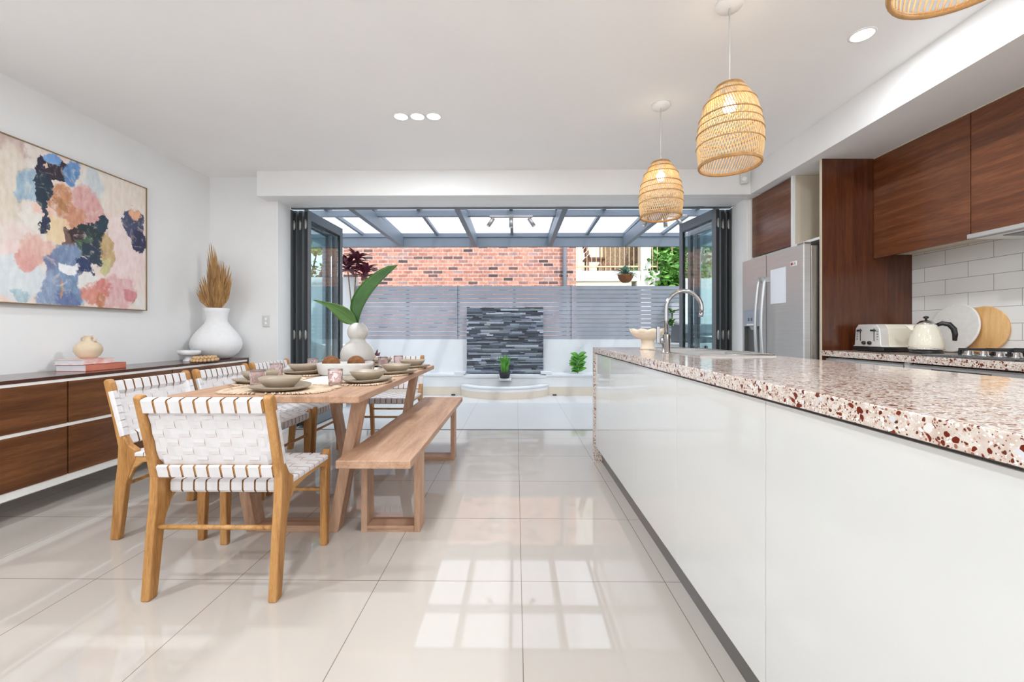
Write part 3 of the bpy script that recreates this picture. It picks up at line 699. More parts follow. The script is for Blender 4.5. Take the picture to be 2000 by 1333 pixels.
# linens
def mat_round(label, x, y, rx, ry, rz, grp):
    t = thing('placemat', label, 'placemat', (x, y, TT), rz, grp)
    mb = MB(); n = 96; vs = [(0, 0, .004)]; fs = []
    def se(a, k):  # rounded rectangle
        c, s = math.cos(a), math.sin(a); p = .62
        return (rx*k*math.copysign(abs(c)**p, c), ry*k*math.copysign(abs(s)**p, s))
    for i in range(n):
        px, py = se(2*PI*i/n, .90); vs.append((px, py, .004))
    for i in range(n): fs.append((0, 1+i, 1+(i+1) % n))
    mb.add(vs, fs, True)
    mb.lathe([(0, 0), (0, 0)]) if False else None
    mb2 = MB(); v2 = []
    for i in range(n):
        for k, z in ((.90, .0), (.90, .004)):
            px, py = se(2*PI*i/n, k); v2.append((px, py, z))
    mb.add(v2, [(2*i, 2*((i+1) % n), 2*((i+1) % n)+1, 2*i+1) for i in range(n)])
    mb.build('woven_mat', M['jute'], t)
    fr = MB(); rnd = random.Random(hash((round(x*100), round(y*100))) & 0xffff)
    m = 120
    for i in range(m):
        a = 2*PI*(i+rnd.uniform(-.3, .3))/m; p0 = se(a, .88); p1 = se(a, .96); p2 = se(a+rnd.uniform(-.02, .02), rnd.uniform(1.0, 1.05))
        fr.tube([(p0[0], p0[1], .004), (p1[0], p1[1], .007), (p2[0], p2[1], .003)], [.004, .0052, .002], 5)
    fr.build('fringe', M['jute'], t)['kind'] = 'stuff'
    return t
GM = 'fringed jute placemats'
MP = [(-1.172, 2.20, .235, .19, 0, 'at the near end of the table'), (-1.435, 2.49, .15, .20, 0, 'on the sideboard side, nearest the camera'), (-1.435, 2.99, .15, .20, 0, 'on the sideboard side, middle of three'), (-1.435, 3.44, .15, .18, 0, 'on the sideboard side, farthest from the camera'),
      (-.895, 2.50, .155, .20, 0, 'on the bench side, nearest the camera'), (-.895, 2.97, .155, .19, 0, 'on the bench side, middle of three'), (-.895, 3.42, .155, .18, 0, 'on the bench side, farthest from the camera')]
MP[0] = (-1.19, 2.155, .27, .175, 0, 'at the near end of the table')
for x, y, rx, ry, rz, lb in MP: mat_round('round-cornered jute placemat with braided edge '+lb, x, y, rx, ry, rz, GM)
t = tag(B(-1.285, -1.055, 2.34, 3.72, TT, TT+.0025).build('table_runner', M['linen'], None), 'plain white linen runner down the middle of the dining table', 'table runner')

# plates and bowls
def wob(prof, n, seed, amp):
    return prof
def crockery(kind, label, x, y, z, grp):
    t = thing(kind, label, 'plate' if 'plate' in kind else 'bowl', (x, y, z), 0, grp)
    return t
def plate_mesh(seed):
    mb = MB(); rnd = random.Random(seed); n = 40
    prof = [(.060, 0), (.110, .004), (.138, .016), (.142, .024), (.137, .024), (.108, .010), (.0001, .007)]
    mb.lathe(prof, n=n)
    ph = rnd.uniform(0, 6)
    mb.v = [(x*(1+.02*math.sin(3*math.atan2(y, x)+ph)), y*(1+.02*math.sin(3*math.atan2(y, x)+ph)), z+(.004*math.sin(2*math.atan2(y, x)+ph) if z > .015 else 0)) for x, y, z in mb.v]
    return mb
def bowl_mesh(seed):
    mb = MB(); rnd = random.Random(seed); ph = rnd.uniform(0, 6)
    mb.lathe([(.048, 0), (.062, .006), (.086, .030), (.099, .054), (.095, .055), (.080, .032), (.055, .012), (.0001, .009)], n=40)
    mb.v = [(x*(1+.018*math.sin(2*math.atan2(y, x)+ph)), y*(1+.018*math.sin(2*math.atan2(y, x)+ph)), z+(.003*math.sin(3*math.atan2(y, x)+ph) if z > .05 else 0)) for x, y, z in mb.v]
    return mb
SET = [(-1.180, 2.125, 'at the near end of the table'), (-1.462, 2.43, 'on the sideboard side, nearest the camera'), (-1.475, 2.96, 'on the sideboard side, middle of three'), (-1.475, 3.44, 'on the sideboard side, farthest from the camera'),
       (-.862, 2.47, 'on the bench side, nearest the camera'), (-.832, 2.96, 'on the bench side, middle of three'), (-.832, 3.42, 'on the bench side, farthest from the camera'), (-1.155, 3.62, 'at the far end of the table by the doors')]
for i, (x, y, lb) in enumerate(SET):
    z = TT+.006
    o = tag(plate_mesh(i).build('plate', M['ceramic'], None, loc=(x, y, z)), 'taupe stoneware plate '+lb, 'plate', 'stoneware plates'); o.rotation_euler = (0, 0, i*.7)
    o = tag(bowl_mesh(i+20).build('bowl', M['ceramic'], None, loc=(x, y, z+.0085)), 'taupe stoneware bowl on the plate '+lb, 'bowl', 'stoneware bowls'); o.rotation_euler = (0, 0, i*1.3)
# pink tumblers with cut leaf pattern
def tumbler_mesh():
    mb = MB(); n = 48; H_ = .088; vs = []; fs = []; m = 18
    for j in range(m+1):
        z = H_*j/m; r = .0345+.004*z/H_
        for i in range(n):
            a = 2*PI*i/n
            cut = 0 if (j < 2 or j > m-2) else .0016*math.sin(a*8+6*abs(math.sin(a*4))+z*120*(1 if math.sin(a*4) > 0 else -1))
            vs.append(((r+cut)*math.cos(a), (r+cut)*math.sin(a), z))
    o = len(vs)
    for j in range(7):
        z = .010+(H_-.010)*j/6; r = .031+.0045*z/H_
        for i in range(n):
            a = 2*PI*i/n; vs.append((r*math.cos(a), r*math.sin(a), z))
    for j in range(m):
        for i in range(n): fs.append((j*n+i, j*n+(i+1) % n, (j+1)*n+(i+1) % n, (j+1)*n+i))
    for j in range(6):
        for i in range(n): fs.append((o+j*n+i, o+(j+1)*n+i, o+(j+1)*n+(i+1) % n, o+j*n+(i+1) % n))
    for i in range(n): fs.append((m*n+i, m*n+(i+1) % n, o+6*n+(i+1) % n, o+6*n+i))
    fs.append(tuple(range(n))[::-1]); fs.append(tuple(o+i for i in range(n)))
    mb.add(vs, fs, True); return mb
G0 = None
GL = [(-.978, 2.30, 'beside the nearest bench-side bowl'), (-1.36, 2.235, 'behind the near-end bowl, on the left'), (-1.525, 2.70, 'on the sideboard side in front of the middle setting'), (-1.045, 3.02, 'between the pale trough and the bench-side bowls'),
      (-1.065, 3.40, 'left of the pair beyond the bench-side bowls'), (-.985, 3.56, 'right of the pair beyond the bench-side bowls'), (-1.54, 3.22, 'behind the pale trough on the sideboard side')]
for x, y, lb in GL:
    if G0 is None:
        G0 = tag(tumbler_mesh().build('tumbler', M['tumbler'], None, loc=(x, y, TT+.006)), 'pink cut-glass tumbler '+lb, 'glass', 'pink cut-glass tumblers')
    else:
        c = G0.copy(); COL.objects.link(c); c.location = (x, y, TT+.006); c['label'] = 'pink cut-glass tumbler '+lb

# pale trough with brown fibre balls
t = thing('trough_bowl', 'long pale ceramic trough holding brown fibre balls in the middle of the table', 'bowl', (-1.165, 2.905, TT+.0025))
mb = MB()
def rr(hx, hy, r, n=8):
    pts = []
    for cx, cy, a0 in ((hx-r, hy-r, 0), (-hx+r, hy-r, 90), (-hx+r, -hy+r, 180), (hx-r, -hy+r, 270)):
        for i in range(n+1):
            a = R(a0+90*i/n); pts.append((cx+r*math.cos(a), cy+r*math.sin(a)))
    return pts
loops = [(.148, .085, .06, 0), (.163, .098, .06, .012), (.172, .105, .06, .060), (.174, .107, .06, .082), (.164, .097, .055, .082), (.160, .092, .05, .030), (.12, .06, .04, .022)]
vs = []; 
for hx, hy, r, z in loops: vs += [(a, b, z) for a, b in rr(hx, hy, r)]
k = 36; fs = [(j*k+i, j*k+(i+1) % k, (j+1)*k+(i+1) % k, (j+1)*k+i) for j in range(len(loops)-1) for i in range(k)]
fs += [tuple(range(k))[::-1], tuple((len(loops)-1)*k+i for i in range(k))]
mb.add(vs, fs, True); mb.build('body', M['ceramic2'] if 'ceramic2' in M else M['vase'], t)
t.rotation_euler = (0, 0, .10)
for x, y, lb in ((-1.255, 2.885, 'left'), (-1.095, 2.91, 'right')):
    tag(MB().sphere((0, 0, 0), .058, 24, 16, .92).build('fibre_ball', M['coir'], None, loc=(x, y, TT+.0025+.022+.054)), 'brown fibre ball in the pale trough, the %s one' % lb, 'decorative ball', 'fibre balls')

t = thing('gourd_vase', 'matt white double gourd vase in the middle of the dining table', 'vase', (-1.168, 3.135, TT+.0025))
mb = MB(); prof = [(.055, 0), (.080, .008)]
for i in range(1, 20):
    a = -.95+i*(2.10/20); prof.append((.121*math.cos(a), .118+.118*math.sin(a)))
for i in range(0, 17):
    a = -.80+i*(2.15/17); prof.append((.073*math.cos(a), .290+.073*math.sin(a)))
prof += [(.018, .358), (.014, .350), (.014, .30)]
prof = [p for k_, p in enumerate(prof)]
mb.lathe(prof, n=48); mb.build('body', M['vase'], t)

def leaf_mesh(mb, pts, ws, nrm, fold=.35, th=.0016, n=4, rib=None):
    """blade along pts with half widths ws; nrm = facing side; folded upward along the midrib"""
    pts = [Vector(p) for p in pts]; nrm = Vector(nrm).normalized(); rows = []
    for i, p in enumerate(pts):
        t_ = (pts[min(i+1, len(pts)-1)]-pts[max(i-1, 0)]).normalized(); s = t_.cross(nrm).normalized(); up = s.cross(t_).normalized()
        row = []
        for k in range(-n, n+1):
            u = k/n; row.append(p+s*ws[i]*u*math.cos(fold)+up*ws[i]*abs(u)**1.2*math.sin(fold))
        rows.append(row)
    m = 2*n+1; vs = [q for r_ in rows for q in r_]; o = len(vs)
    vs += [q-nrm*th for r_ in rows for q in r_]
    fs = []
    for i in range(len(pts)-1):
        for k in range(m-1):
            fs.append((i*m+k, i*m+k+1, (i+1)*m+k+1, (i+1)*m+k)); fs.append((o+i*m+k, o+(i+1)*m+k, o+(i+1)*m+k+1, o+i*m+k+1))
        fs.append((i*m, (i+1)*m, o+(i+1)*m, o+i*m)); fs.append((i*m+m-1, o+i*m+m-1, o+(i+1)*m+m-1, (i+1)*m+m-1))
    mb.add(vs, fs, True)
def bez(a, b, c, n):
    a, b, c = Vector(a), Vector(b), Vector(c); return [a*(1-t)**2+b*2*t*(1-t)+c*t*t for t in [i/(n-1) for i in range(n)]]
t = thing('leaf_stems', 'two large green tropical leaves standing in the double gourd vase', 'leaves', (-1.168, 3.135, TT+.36))
mb = MB(); p = bez((.0, 0, -.02), (.03, -.01, .20), (.30, -.02, .42), 14); leaf_mesh(mb, p, [.010, .034, .062, .082, .094, .098, .098, .095, .090, .082, .072, .060, .042, .006], (-.42, -.86, .30), .72)
mb.tube([(.0, 0, -.05)]+[tuple(q) for q in p[:12]], .004, 6); mb.build('leaf', M['leaf'], t)
mb = MB(); p = bez((-.005, 0, -.02), (-.10, -.02, .12), (-.305, -.05, .165), 12); leaf_mesh(mb, p, [.006, .030, .052, .064, .066, .060, .050, .038, .026, .015, .009, .003], (.15, -.75, -.55), .30)
mb.tube([(-.0, 0, -.05)]+[tuple(q) for q in p[:10]], .004, 6); mb.build('leaf', M['leafpale'], t)
# ============================================================ ISLAND
IT = .9215
t = thing('island_worktop', 'thick speckled terrazzo worktop with a waterfall end, on the white island', 'worktop', (0, 0, 0))
hx0, hx1, hy0, hy1 = .955, 1.275, 2.19, 3.03
mb = B(.62, hx0, -.9, 3.46, IT-.040, IT); mb.box(hx1, 1.365, -.9, 3.46, IT-.040, IT); mb.box(hx0, hx1, -.9, hy0, IT-.040, IT); mb.box(hx0, hx1, hy1, 3.46, IT-.040, IT)
# one outline, cut for the sink
bm = bmesh.new()
def rect(a0, a1, b0, b1, z): return [bm.verts.new((a0, b0, z)), bm.verts.new((a1, b0, z)), bm.verts.new((a1, b1, z)), bm.verts.new((a0, b1, z))]
lv = []
for z in (IT-.040, IT):
    lv.append((rect(.62, 1.365, -.9, 3.46, z), rect(hx0, hx1, hy0, hy1, z)))
for o_, i_ in lv:
    for k in range(4): bm.faces.new((o_[k], o_[(k+1) % 4], i_[(k+1) % 4], i_[k]))
for w_ in (0, 1):
    a, b = lv[0][w_], lv[1][w_]
    for k in range(4): bm.faces.new((a[k], a[(k+1) % 4], b[(k+1) % 4], b[k]))
bmesh.ops.recalc_face_normals(bm, faces=bm.faces)
me = bpy.data.meshes.new('slab'); bm.to_mesh(me); bm.free(); me.materials.append(M['terrazzo'])
o = bpy.data.objects.new('slab', me); COL.objects.link(o); o.parent = t
bv = o.modifiers.new('bevel', 'BEVEL'); bv.width = .003; bv.segments = 2; bv.limit_method = 'ANGLE'
B(.62, 1.365, 3.42, 3.46, 0, IT-.0402).build('waterfall_end', M['terrazzo'], t, .001)
iy = [3.419, 2.889, 2.300, 1.693, 1.0925, .492, -.108, -.708]
NM = ['farthest from the camera beside the waterfall end', 'second from the waterfall end', 'third from the waterfall end', 'fourth from the waterfall end', 'fifth from the waterfall end, cropped by the frame', 'right beside the camera', 'behind the camera']
for i in range(7):
    a, b = iy[i+1], iy[i]
    t = thing('island_cabinet', 'glossy white island cabinet '+NM[i], 'cabinet', (.635, (a+b)/2, .134), 0, 'glossy white island cabinets')
    h = (b-a)/2
    B(.021, .70, -h+.0005, h-.0005, .0, .30 if i in (1, 2) else IT-.041-.134).build('carcass', M['whitepanel'], t)
    B(0, .019, -h+.0013, h-.0013, 0, .738).build('door', M['whitegloss'], t, .0012)
    B(.008, .021, -h+.0006, h-.0006, .7395, IT-.041-.134).build('finger_rail', M['kick'], t)
tag(B(.688, .700, -.9, 3.419, 0, .132).build('kickboard', M['kick'], None), 'brushed grey metal kickboard along the foot of the white island', 'kickboard')

t = thing('sink', 'double stainless steel sink with raised rim set in the island worktop', 'sink', ((hx0+hx1)/2, (hy0+hy1)/2, IT))
W_, D_ = (hx1-hx0)/2+.03, (hy1-hy0)/2+.035
mb = MB()
bw = (hx1-hx0)/2-.012
c1, c2 = (-D_+.045, -.02), (.02, D_-.045)
for y0, y1 in ((-D_, c1[0]), (c1[1], c2[0]), (c2[1], D_)): mb.box(-W_, W_, y0, y1, .0005, .006)
for y0, y1 in (c1, c2): mb.box(-W_, -bw, y0, y1, .0005, .006); mb.box(bw, W_, y0, y1, .0005, .006)
mb.build('rim', M['steel'], t)
for y0, y1 in (c1, c2):
    mb = B(-bw, -bw+.002, y0, y1, -.18, .004); mb.box(bw-.002, bw, y0, y1, -.18, .004); mb.box(-bw, bw, y0, y0+.002, -.18, .004); mb.box(-bw, bw, y1-.002, y1, -.18, .004); mb.box(-bw, bw, y0, y1, -.182, -.18)
    bo = mb.build('basin', M['steel'], t)
    d = MB(); d.lathe([(.001, -.178), (.030, -.178), (.032, -.1795), (.034, -.18)], (0, (y0+y1)/2, 0), 20); d.build('drain', M['chrome'], bo)
mb = MB(); mb.tube([(-W_+.004, -D_+.004, .008), (W_-.004, -D_+.004, .008)], .004, 8); mb.tube([(W_-.004, -D_+.004, .008), (W_-.004, D_-.004, .008)], .004, 8); mb.build('raised_edge', M['steelside'], t)

t = thing('kitchen_tap', 'tall gooseneck mixer tap standing on the island beside the sink', 'tap', (.886, 2.53, IT))
mb = MB(); mb.lathe([(.028, 0), (.028, .006), (.0235, .008), (.0235, .105), (.016, .112), (.0115, .114)], n=28); mb.build('tap_body', M['gunmetal'], t)
pts = [(0, 0, .10), (0, 0, .20), (0, 0, .262)]
rad = .105
for i in range(1, 15):
    a = PI-i*(PI*1.08)/14; pts.append((rad+rad*math.cos(a), 0, .262+rad*math.sin(a)))
mb = MB(); mb.tube(pts, .0125, 14); mb.build('spout', M['gunmetal'], t)
e = Vector(pts[-1]); dirn = (Vector(pts[-1])-Vector(pts[-2])).normalized()
mb = MB(); mb.tube([e, e+dirn*.022], .0135, 14); mb.build('aerator', M['gunmetal'], t)
mb = MB(); mb.tube([(-.018, 0, .072), (-.040, -.004, .072)], .021, 16); mb.box(-.056, -.038, -.009, .005, .060, .155); mb.build('lever', M['gunmetal'], t, .002)

t = thing('scalloped_bowl', 'cream ceramic pedestal bowl with a scalloped rim on the far end of the island', 'bowl', (.932, 3.03, IT))
mb = MB(); mb.lathe([(.055, 0), (.052, .01), (.044, .05), (.046, .068), (.060, .078)], n=32); mb.build('pedestal', M['creamwarm'], t)
n = 96; vs = []; fs = []
pr = [(.050, .070), (.085, .086), (.108, .112), (.116, .138), (.110, .138), (.100, .114), (.076, .094), (.0005, .084)]
for j, (r, z) in enumerate(pr):
    amp = .010*max(0, (r-.06)/.05)
    for i in range(n):
        a = 2*PI*i/n; s = abs(math.sin(a*5)); rr_ = r+amp*s; zz = z+(.010*s if 2 <= j <= 5 else 0); vs.append((rr_*math.cos(a), rr_*math.sin(a), zz))
for j in range(len(pr)-1):
    for i in range(n): fs.append((j*n+i, j*n+(i+1) % n, (j+1)*n+(i+1) % n, (j+1)*n+i))
MB().add(vs, fs, True).build('bowl', M['creamwarm'], t)

# ============================================================ KITCHEN WALL
struct('trim_6', B(XR-.010, XR, .6, 3.294, .905, 1.64), M['splash'], 'white glossy brick-laid splashback tiles above the rear worktop')
t = thing('tall_panel', 'tall dark walnut end panel between the fridge and the rear worktop', 'cabinet panel', (0, 0, 0))
B(2.346, XR, 3.295, 3.317, 0, 2.374).build('panel', M['walnut_v'], t)
B(2.3425, 2.346, 3.295, 3.317, 0, 2.374).build('edge_band', M['beige'], t)
UB = 1.606
def upper(label, y0, y1):
    t = thing('wall_cabinet', label, 'cabinet', (2.735, (y0+y1)/2, UB), 0, 'dark walnut wall cabinets')
    h = (y1-y0)/2
    mb = B(.022, XR-.002-2.735, -h+.001, h-.001, .030, .768); mb.box(.0, .022, -h, h, .762, .768)
    mb.build('carcass', M['beige'], t)
    B(0, .020, -h+.002, h-.002, 0, .760).build('door', M['walnut_h'], t, .0015)
    return t
upper('dark walnut wall cabinet next to the tall end panel', 2.595, 3.293)
upper('dark walnut wall cabinet above the range hood', 1.695, 2.594)
upper('dark walnut wall cabinet out of frame beside the hood cabinet', .95, 1.694)
t = thing('range_hood', 'slim white and steel slide-out range hood under the walnut wall cabinet', 'range hood', (0, 0, 0))
B(2.705, 2.734, 1.70, 2.588, 1.604, 1.630).build('front_strip', M['steel'], t, .003)
B(2.757, 3.02, 1.70, 2.588, 1.604, 1.6355).build('body', M['whitepanel'], t)
B(2.80, 2.98, 1.80, 2.48, 1.600, 1.604).build('filter', M['steeldark'], t)
B(2.704, 2.7055, 1.95, 2.15, 1.612, 1.622).build('switch_strip', M['steeldark'], t)

KT = .905
t = thing('rear_worktop', 'speckled terrazzo worktop along the kitchen wall under the white tiles', 'worktop', (0, 0, 0))
B(2.343, XR-.010, .6, 3.294, KT-.042, KT).build('slab', M['terrazzo'], t, .002)
def base(name, label, cat, y0, y1, m, drawer=True):
    t = thing(name, label, cat, (2.372, (y0+y1)/2, .10)); h = (y1-y0)/2
    B(.022, .62, -h+.001, h-.001, 0, .75).build('body', M['whitepanel'], t)
    B(0, .020, -h+.002, h-.002, 0, .745).build('front_panel', m, t, .0015)
    B(.06, .08, -h, h, -.10, 0).build('kickboard', M['kick'], t)
    return t
base('dishwasher', 'stainless steel dishwasher under the rear worktop beside the tall walnut panel', 'dishwasher', 2.64, 3.292, M['steel'])
t = base('oven', 'stainless steel oven under the rear worktop with a dark recessed handle slot', 'oven', 2.0, 2.60, M['steel'])
B(-.002, 0, -.15, .16, .722, .733).build('handle_slot', M['black'], t)
base('base_cabinet', 'white base cabinet under the rear worktop at the right edge of the frame', 'cabinet', 1.38, 1.998, M['whitegloss'])
tag(B(2.38, 2.39, 2.602, 2.638, .0, KT-.043).build('filler_strip', M['whitegloss'], None), 'narrow white filler strip between dishwasher and oven', 'filler strip')

t = thing('gas_cooktop', 'black and steel gas cooktop with chrome knobs on the rear worktop', 'cooktop', (2.66, 2.13, KT))
B(-.262, .27, -.44, .42, .0005, .012).build('hob_plate', M['steeldark'], t, .004)
for y in (.235, .160, .085, .010, -.065):
    mb = MB(); mb.lathe([(.024, .012), (.024, .016), (.019, .018), (.017, .036), (.010, .040), (.0001, .041)], (-.175, y, 0), 20); mb.build('knob', M['chrome'], t)
for gx, gy, g_ in ((.09, .26, 0), (.09, -.02, 0), (.09, -.30, 0)):
    mb = MB()
    for dx in (-.16, 0, .16): mb.box(gx+dx-.005, gx+dx+.005, gy-.13, gy+.13, .036, .048)
    for dy in (-.125, 0, .125): mb.box(gx-.16, gx+.16, gy+dy-.005, gy+dy+.005, .034, .046)
    for dx in (-.16, .16):
        for dy in (-.125, .125): mb.box(gx+dx-.006, gx+dx+.006, gy+dy-.006, gy+dy+.006, .012, .036)
    mb.build('trivet', M['iron'], t, .001)
for gx, gy in ((.01, .26), (.17, .26), (.09, -.02), (.01, -.30), (.17, -.30)):
    mb = MB(); mb.lathe([(.036, .012), (.036, .020), (.026, .024), (.026, .030), (.0001, .031)], (gx, gy, 0), 20); mb.build('burner', M['black'], t)

# fridge
t = thing('fridge', 'tall stainless side-by-side fridge with two long curved handles and an ice dispenser', 'fridge', (2.226, 3.77, 0))
B(.066, .78, -.435, .442, .03, 1.72).build('body', M['steelside'], t, .004)
fd = B(.0, .060, -.443, .048, .06, 1.73).build('fridge_door', M['steel'], t, .008, 3)
# freezer door with dispenser cut
mb = B(0, .060, .054, .445, .06, .86); mb.box(0, .060, .054, .445, 1.25, 1.73); mb.box(0, .060, .054, .150, .86, 1.25); mb.box(0, .060, .415, .445, .86, 1.25); mb.box(.045, .060, .150, .415, .86, 1.25)
zd = mb.build('freezer_door', M['steel'], t)
dp = B(.0, .045, .1505, .4145, 1.10, 1.249).build('dispenser_panel', M['panelblue'], zd)
mb = B(.030, .044, .1505, .4145, .861, 1.099); mb.box(.0, .044, .1505, .160, .861, 1.099); mb.box(.0, .044, .405, .4145, .861, 1.099)
mb.build('dispenser_recess', M['dark_screen'], zd)
for y, z in ((.235, 1.16), (.285, 1.16), (.335, 1.16)):
    B(-.0015, 0, y-.012, y+.012, z-.012, z+.018).build('button', M['dark_screen'], zd)
mb = B(-.0015, 0, .20, .37, 1.108, 1.122); mb.build('button_strip', M['white'], zd)
mb = MB(); mb.prism([(.23, 1.099), (.34, 1.099), (.31, 1.065), (.26, 1.065)], 'x', .010, .030); mb.build('spout_flap', M['bbqlight'], zd)
for y, pd in ((.005, fd), (.098, zd)):
    pts = [(-.012, y, 1.575), (-.040, y, 1.540)]+[(-.045-.020*math.sin(PI*i/10), y, 1.52-.80*i/10) for i in range(11)]+[(-.040, y, .70), (-.012, y, .665)]
    pts = [(-.002, y, 1.50), (-.030, y, 1.50)]
    h = MB()
    arc = [(-.036-.034*math.sin(PI*i/14), y, 1.53-.86*i/14) for i in range(15)]
    h.tube(arc, .0145, 12); h.box(-.040, .0, y-.010, y+.010, 1.485, 1.525); h.box(-.040, .0, y-.010, y+.010, .685, .725)
    h.build('handle', M['bbqlight'], pd, 0)
B(.004, .062, -.440, -.36, 1.7205, 1.745).build('hinge_cover', M['steelside'], t, .004)
# badge with small round mark and two letters
bd = B(-.0025, 0, -.365, -.290, 1.575, 1.612).build('badge', M['white'], fd, .001)
mb = MB(); mb.lathe([(.0001, .0008), (.0125, .0008), (.0125, 0)], n=24); o = mb.build('badge_mark', M['red'], fd); o.rotation_euler = (0, -R(90), 0); o.location = (-.0026, -.308, 1.5935)
mb = B(-.0036, -.0026, -.3275, -.3245, 1.584, 1.603); mb.box(-.0036, -.0026, -.3365, -.3245, 1.584, 1.587)   # L
mb.box(-.0036, -.0026, -.343, -.340, 1.584, 1.603); mb.box(-.0036, -.0026, -.354, -.340, 1.600, 1.603); mb.box(-.0036, -.0026, -.354, -.340, 1.584, 1.587); mb.box(-.0036, -.0026, -.354, -.351, 1.584, 1.594); mb.box(-.0036, -.0026, -.354, -.347, 1.592, 1.5945)  # G
mb.build('badge_letters', M['greytext'], fd)
tag(B(-.0015, 0, -.105, .105, -.148, .148).build('paper_sheet', M['paper'], None, loc=(2.2255, 3.647, 1.437)), 'white sheet of paper stuck on the right fridge door', 'paper')

# cabinet and niche above the fridge
t = thing('over_fridge_cabinet', 'small dark walnut cabinet with white edges above the fridge, beside an open niche', 'cabinet', (0, 0, 0))
mb = B(2.37, 3.0, 3.648, 3.664, 1.765, 2.374); mb.box(2.37, 3.0, 4.272, 4.312, 1.765, 2.374)
mb.box(2.335, 2.37, 4.272, 4.312, 0, 2.368)
mb.build('side_panel', M['whitepanel'], t)
B(2.345, 2.37, 3.644, 3.664, 1.765, 2.374).build('edge_band', M['trimwhite'], t)
B(2.372, 3.0, 3.318, 4.271, 1.765, 1.784).build('shelf', M['whitepanel'], t)
B(2.348, 2.372, 3.318, 3.643, 1.765, 1.784).build('shelf_edge', M['trimwhite'], t)
B(2.80, 2.815, 3.318, 3.647, 1.785, 2.374).build('niche_back', M['beige'], t)
B(2.373, 2.80, 3.640, 3.6475, 1.785, 2.374).build('niche_side', M['beige'], t)
B(2.350, 2.370, 3.667, 4.270, 1.787, 2.366).build('door', M['walnut_h'], t, .0015)

# worktop appliances
t = thing('toaster', 'cream four-slice toaster with chrome control face beside the tall walnut panel', 'toaster', (2.53, 2.965, KT), 0)
mb = MB(); prof = [(.0, .035), (.020, .045), (.030, .165), (.055, .195), (.215, .195), (.240, .165), (.250, .045), (.27, .035)]
mb.prism([(y, z) for y, z in prof], 'x', .060, .30); mb.build('body', M['cream'], t, .014, 3)
mb = MB(); mb.prism([(y, z) for y, z in prof], 'x', .0, .059); mb.build('control_face', M['toaster'], t, .012, 3)
B(.0, .30, .002, .268, .006, .035).build('base', M['black'], t, .006)
for y in (.085, .185):
    B(.07, .28, y-.030, y-.012, .190, .1965).build('slot', M['black'], t); B(.07, .28, y+.012, y+.030, .190, .1965).build('slot', M['black'], t)
for y in (.075, .195):
    B(-.001, .001, y-.003, y+.003, .075, .165).build('lever_track', M['black'], t)
    B(-.018, .0, y-.015, y+.015, .145, .158).build('lever', M['black'], t, .003)
    m2 = MB(); m2.lathe([(.014, 0), (.012, .012), (.0001, .014)], n=18); o = m2.build('knob', M['black'], t); o.rotation_euler = (0, -R(90), 0); o.location = (0, y+(.035 if y < .1 else -.035), .062)
    for k in range(4): B(-.002, 0, y+(.022 if y > .1 else -.034), y+(.034 if y > .1 else -.022), .085+k*.018, .093+k*.018).build('button', M['greytext'], t)
for x, y in ((.03, .03), (.27, .03), (.03, .24), (.27, .24)): B(x-.01, x+.01, y-.01, y+.01, 0, .006).build('foot', M['black'], t)

t = thing('kettle', 'cream enamel kettle with chrome lid, black handle and black base on the rear worktop', 'kettle', (2.665, 2.80, KT), R(-35))
mb = MB(); mb.lathe([(.082, 0), (.084, .010), (.080, .022), (.074, .024)], n=36); mb.build('power_base', M['black'], t)
mb = MB(); mb.lathe([(.072, .025), (.084, .034), (.087, .050), (.080, .100), (.066, .150), (.052, .185), (.046, .190)], n=40); mb.build('body', M['cream'], t)
mb = MB(); mb.lathe([(.084, .026), (.089, .030), (.089, .036), (.084, .038)], n=40); mb.build('chrome_ring', M['chrome'], t)
mb = MB(); mb.lathe([(.048, .189), (.046, .196), (.030, .212), (.010, .218), (.0001, .218)], n=32); mb.build('lid', M['chrome'], t)
mb = MB(); mb.lathe([(.006, .214), (.006, .226), (.014, .232), (.014, .240), (.0001, .246)], n=20); mb.build('lid_knob', M['black'], t)
mb = MB(); mb.tube([(.045, 0, .182), (.075, 0, .196), (.108, 0, .188), (.128, 0, .160), (.134, 0, .125), (.132, 0, .085)], [.008, .011, .012, .012, .011, .008], 12, flat=1.3); mb.build('handle', M['black'], t)
mb = MB(); mb.tube([(.045, 0, .188), (.078, 0, .206), (.114, 0, .198), (.138, 0, .165)], [.004, .006, .006, .004], 8); mb.build('handle_trim', M['chrome'], t)
mb = MB(); mb.prism([(-.075, .150), (-.105, .185), (-.060, .185), (-.06, .15)], 'y', -.014, .014); mb.build('spout', M['cream'], t, .005)

def board(name, label, cat, y, r, lean, m, xb, ribs=False, th=.016):
    t = thing(name, label, cat, (xb, y, KT+.001), 0)
    mb = MB()
    if ribs:
        prof = [(.0001, 0)]
        k = 26
        for i in range(1, k): 
            rr_ = r*i/k; prof.append((rr_, .0040 if i % 2 else 0))
        prof += [(r, 0), (r+.001, -.006), (r-.004, -.012), (.0001, -.010)]
        mb.lathe(prof, n=56)
    else:
        mb.lathe([(.0001, 0), (r-.003, 0), (r, -.003), (r, -th+.003), (r-.003, -th), (.0001, -th)], n=56)
    o = mb.build('disc', m, t)
    # disc axis (+z) points to -x; lean back towards the wall
    o.rotation_euler = (0, -R(90)+lean, 0)
    o.location = (r*math.sin(lean)+.004, 0, r*math.cos(lean)+.004)
    return t
board('round_platter', 'large round off-white ribbed platter leaning on the tiled wall behind the kettle', 'platter', 2.945, .166, R(10), M['platewhite'], 2.955, True)
board('round_board', 'round bamboo chopping board leaning on the tiles behind the ribbed platter', 'chopping board', 2.79, .152, R(5), M['bamboo'], 2.996, False)

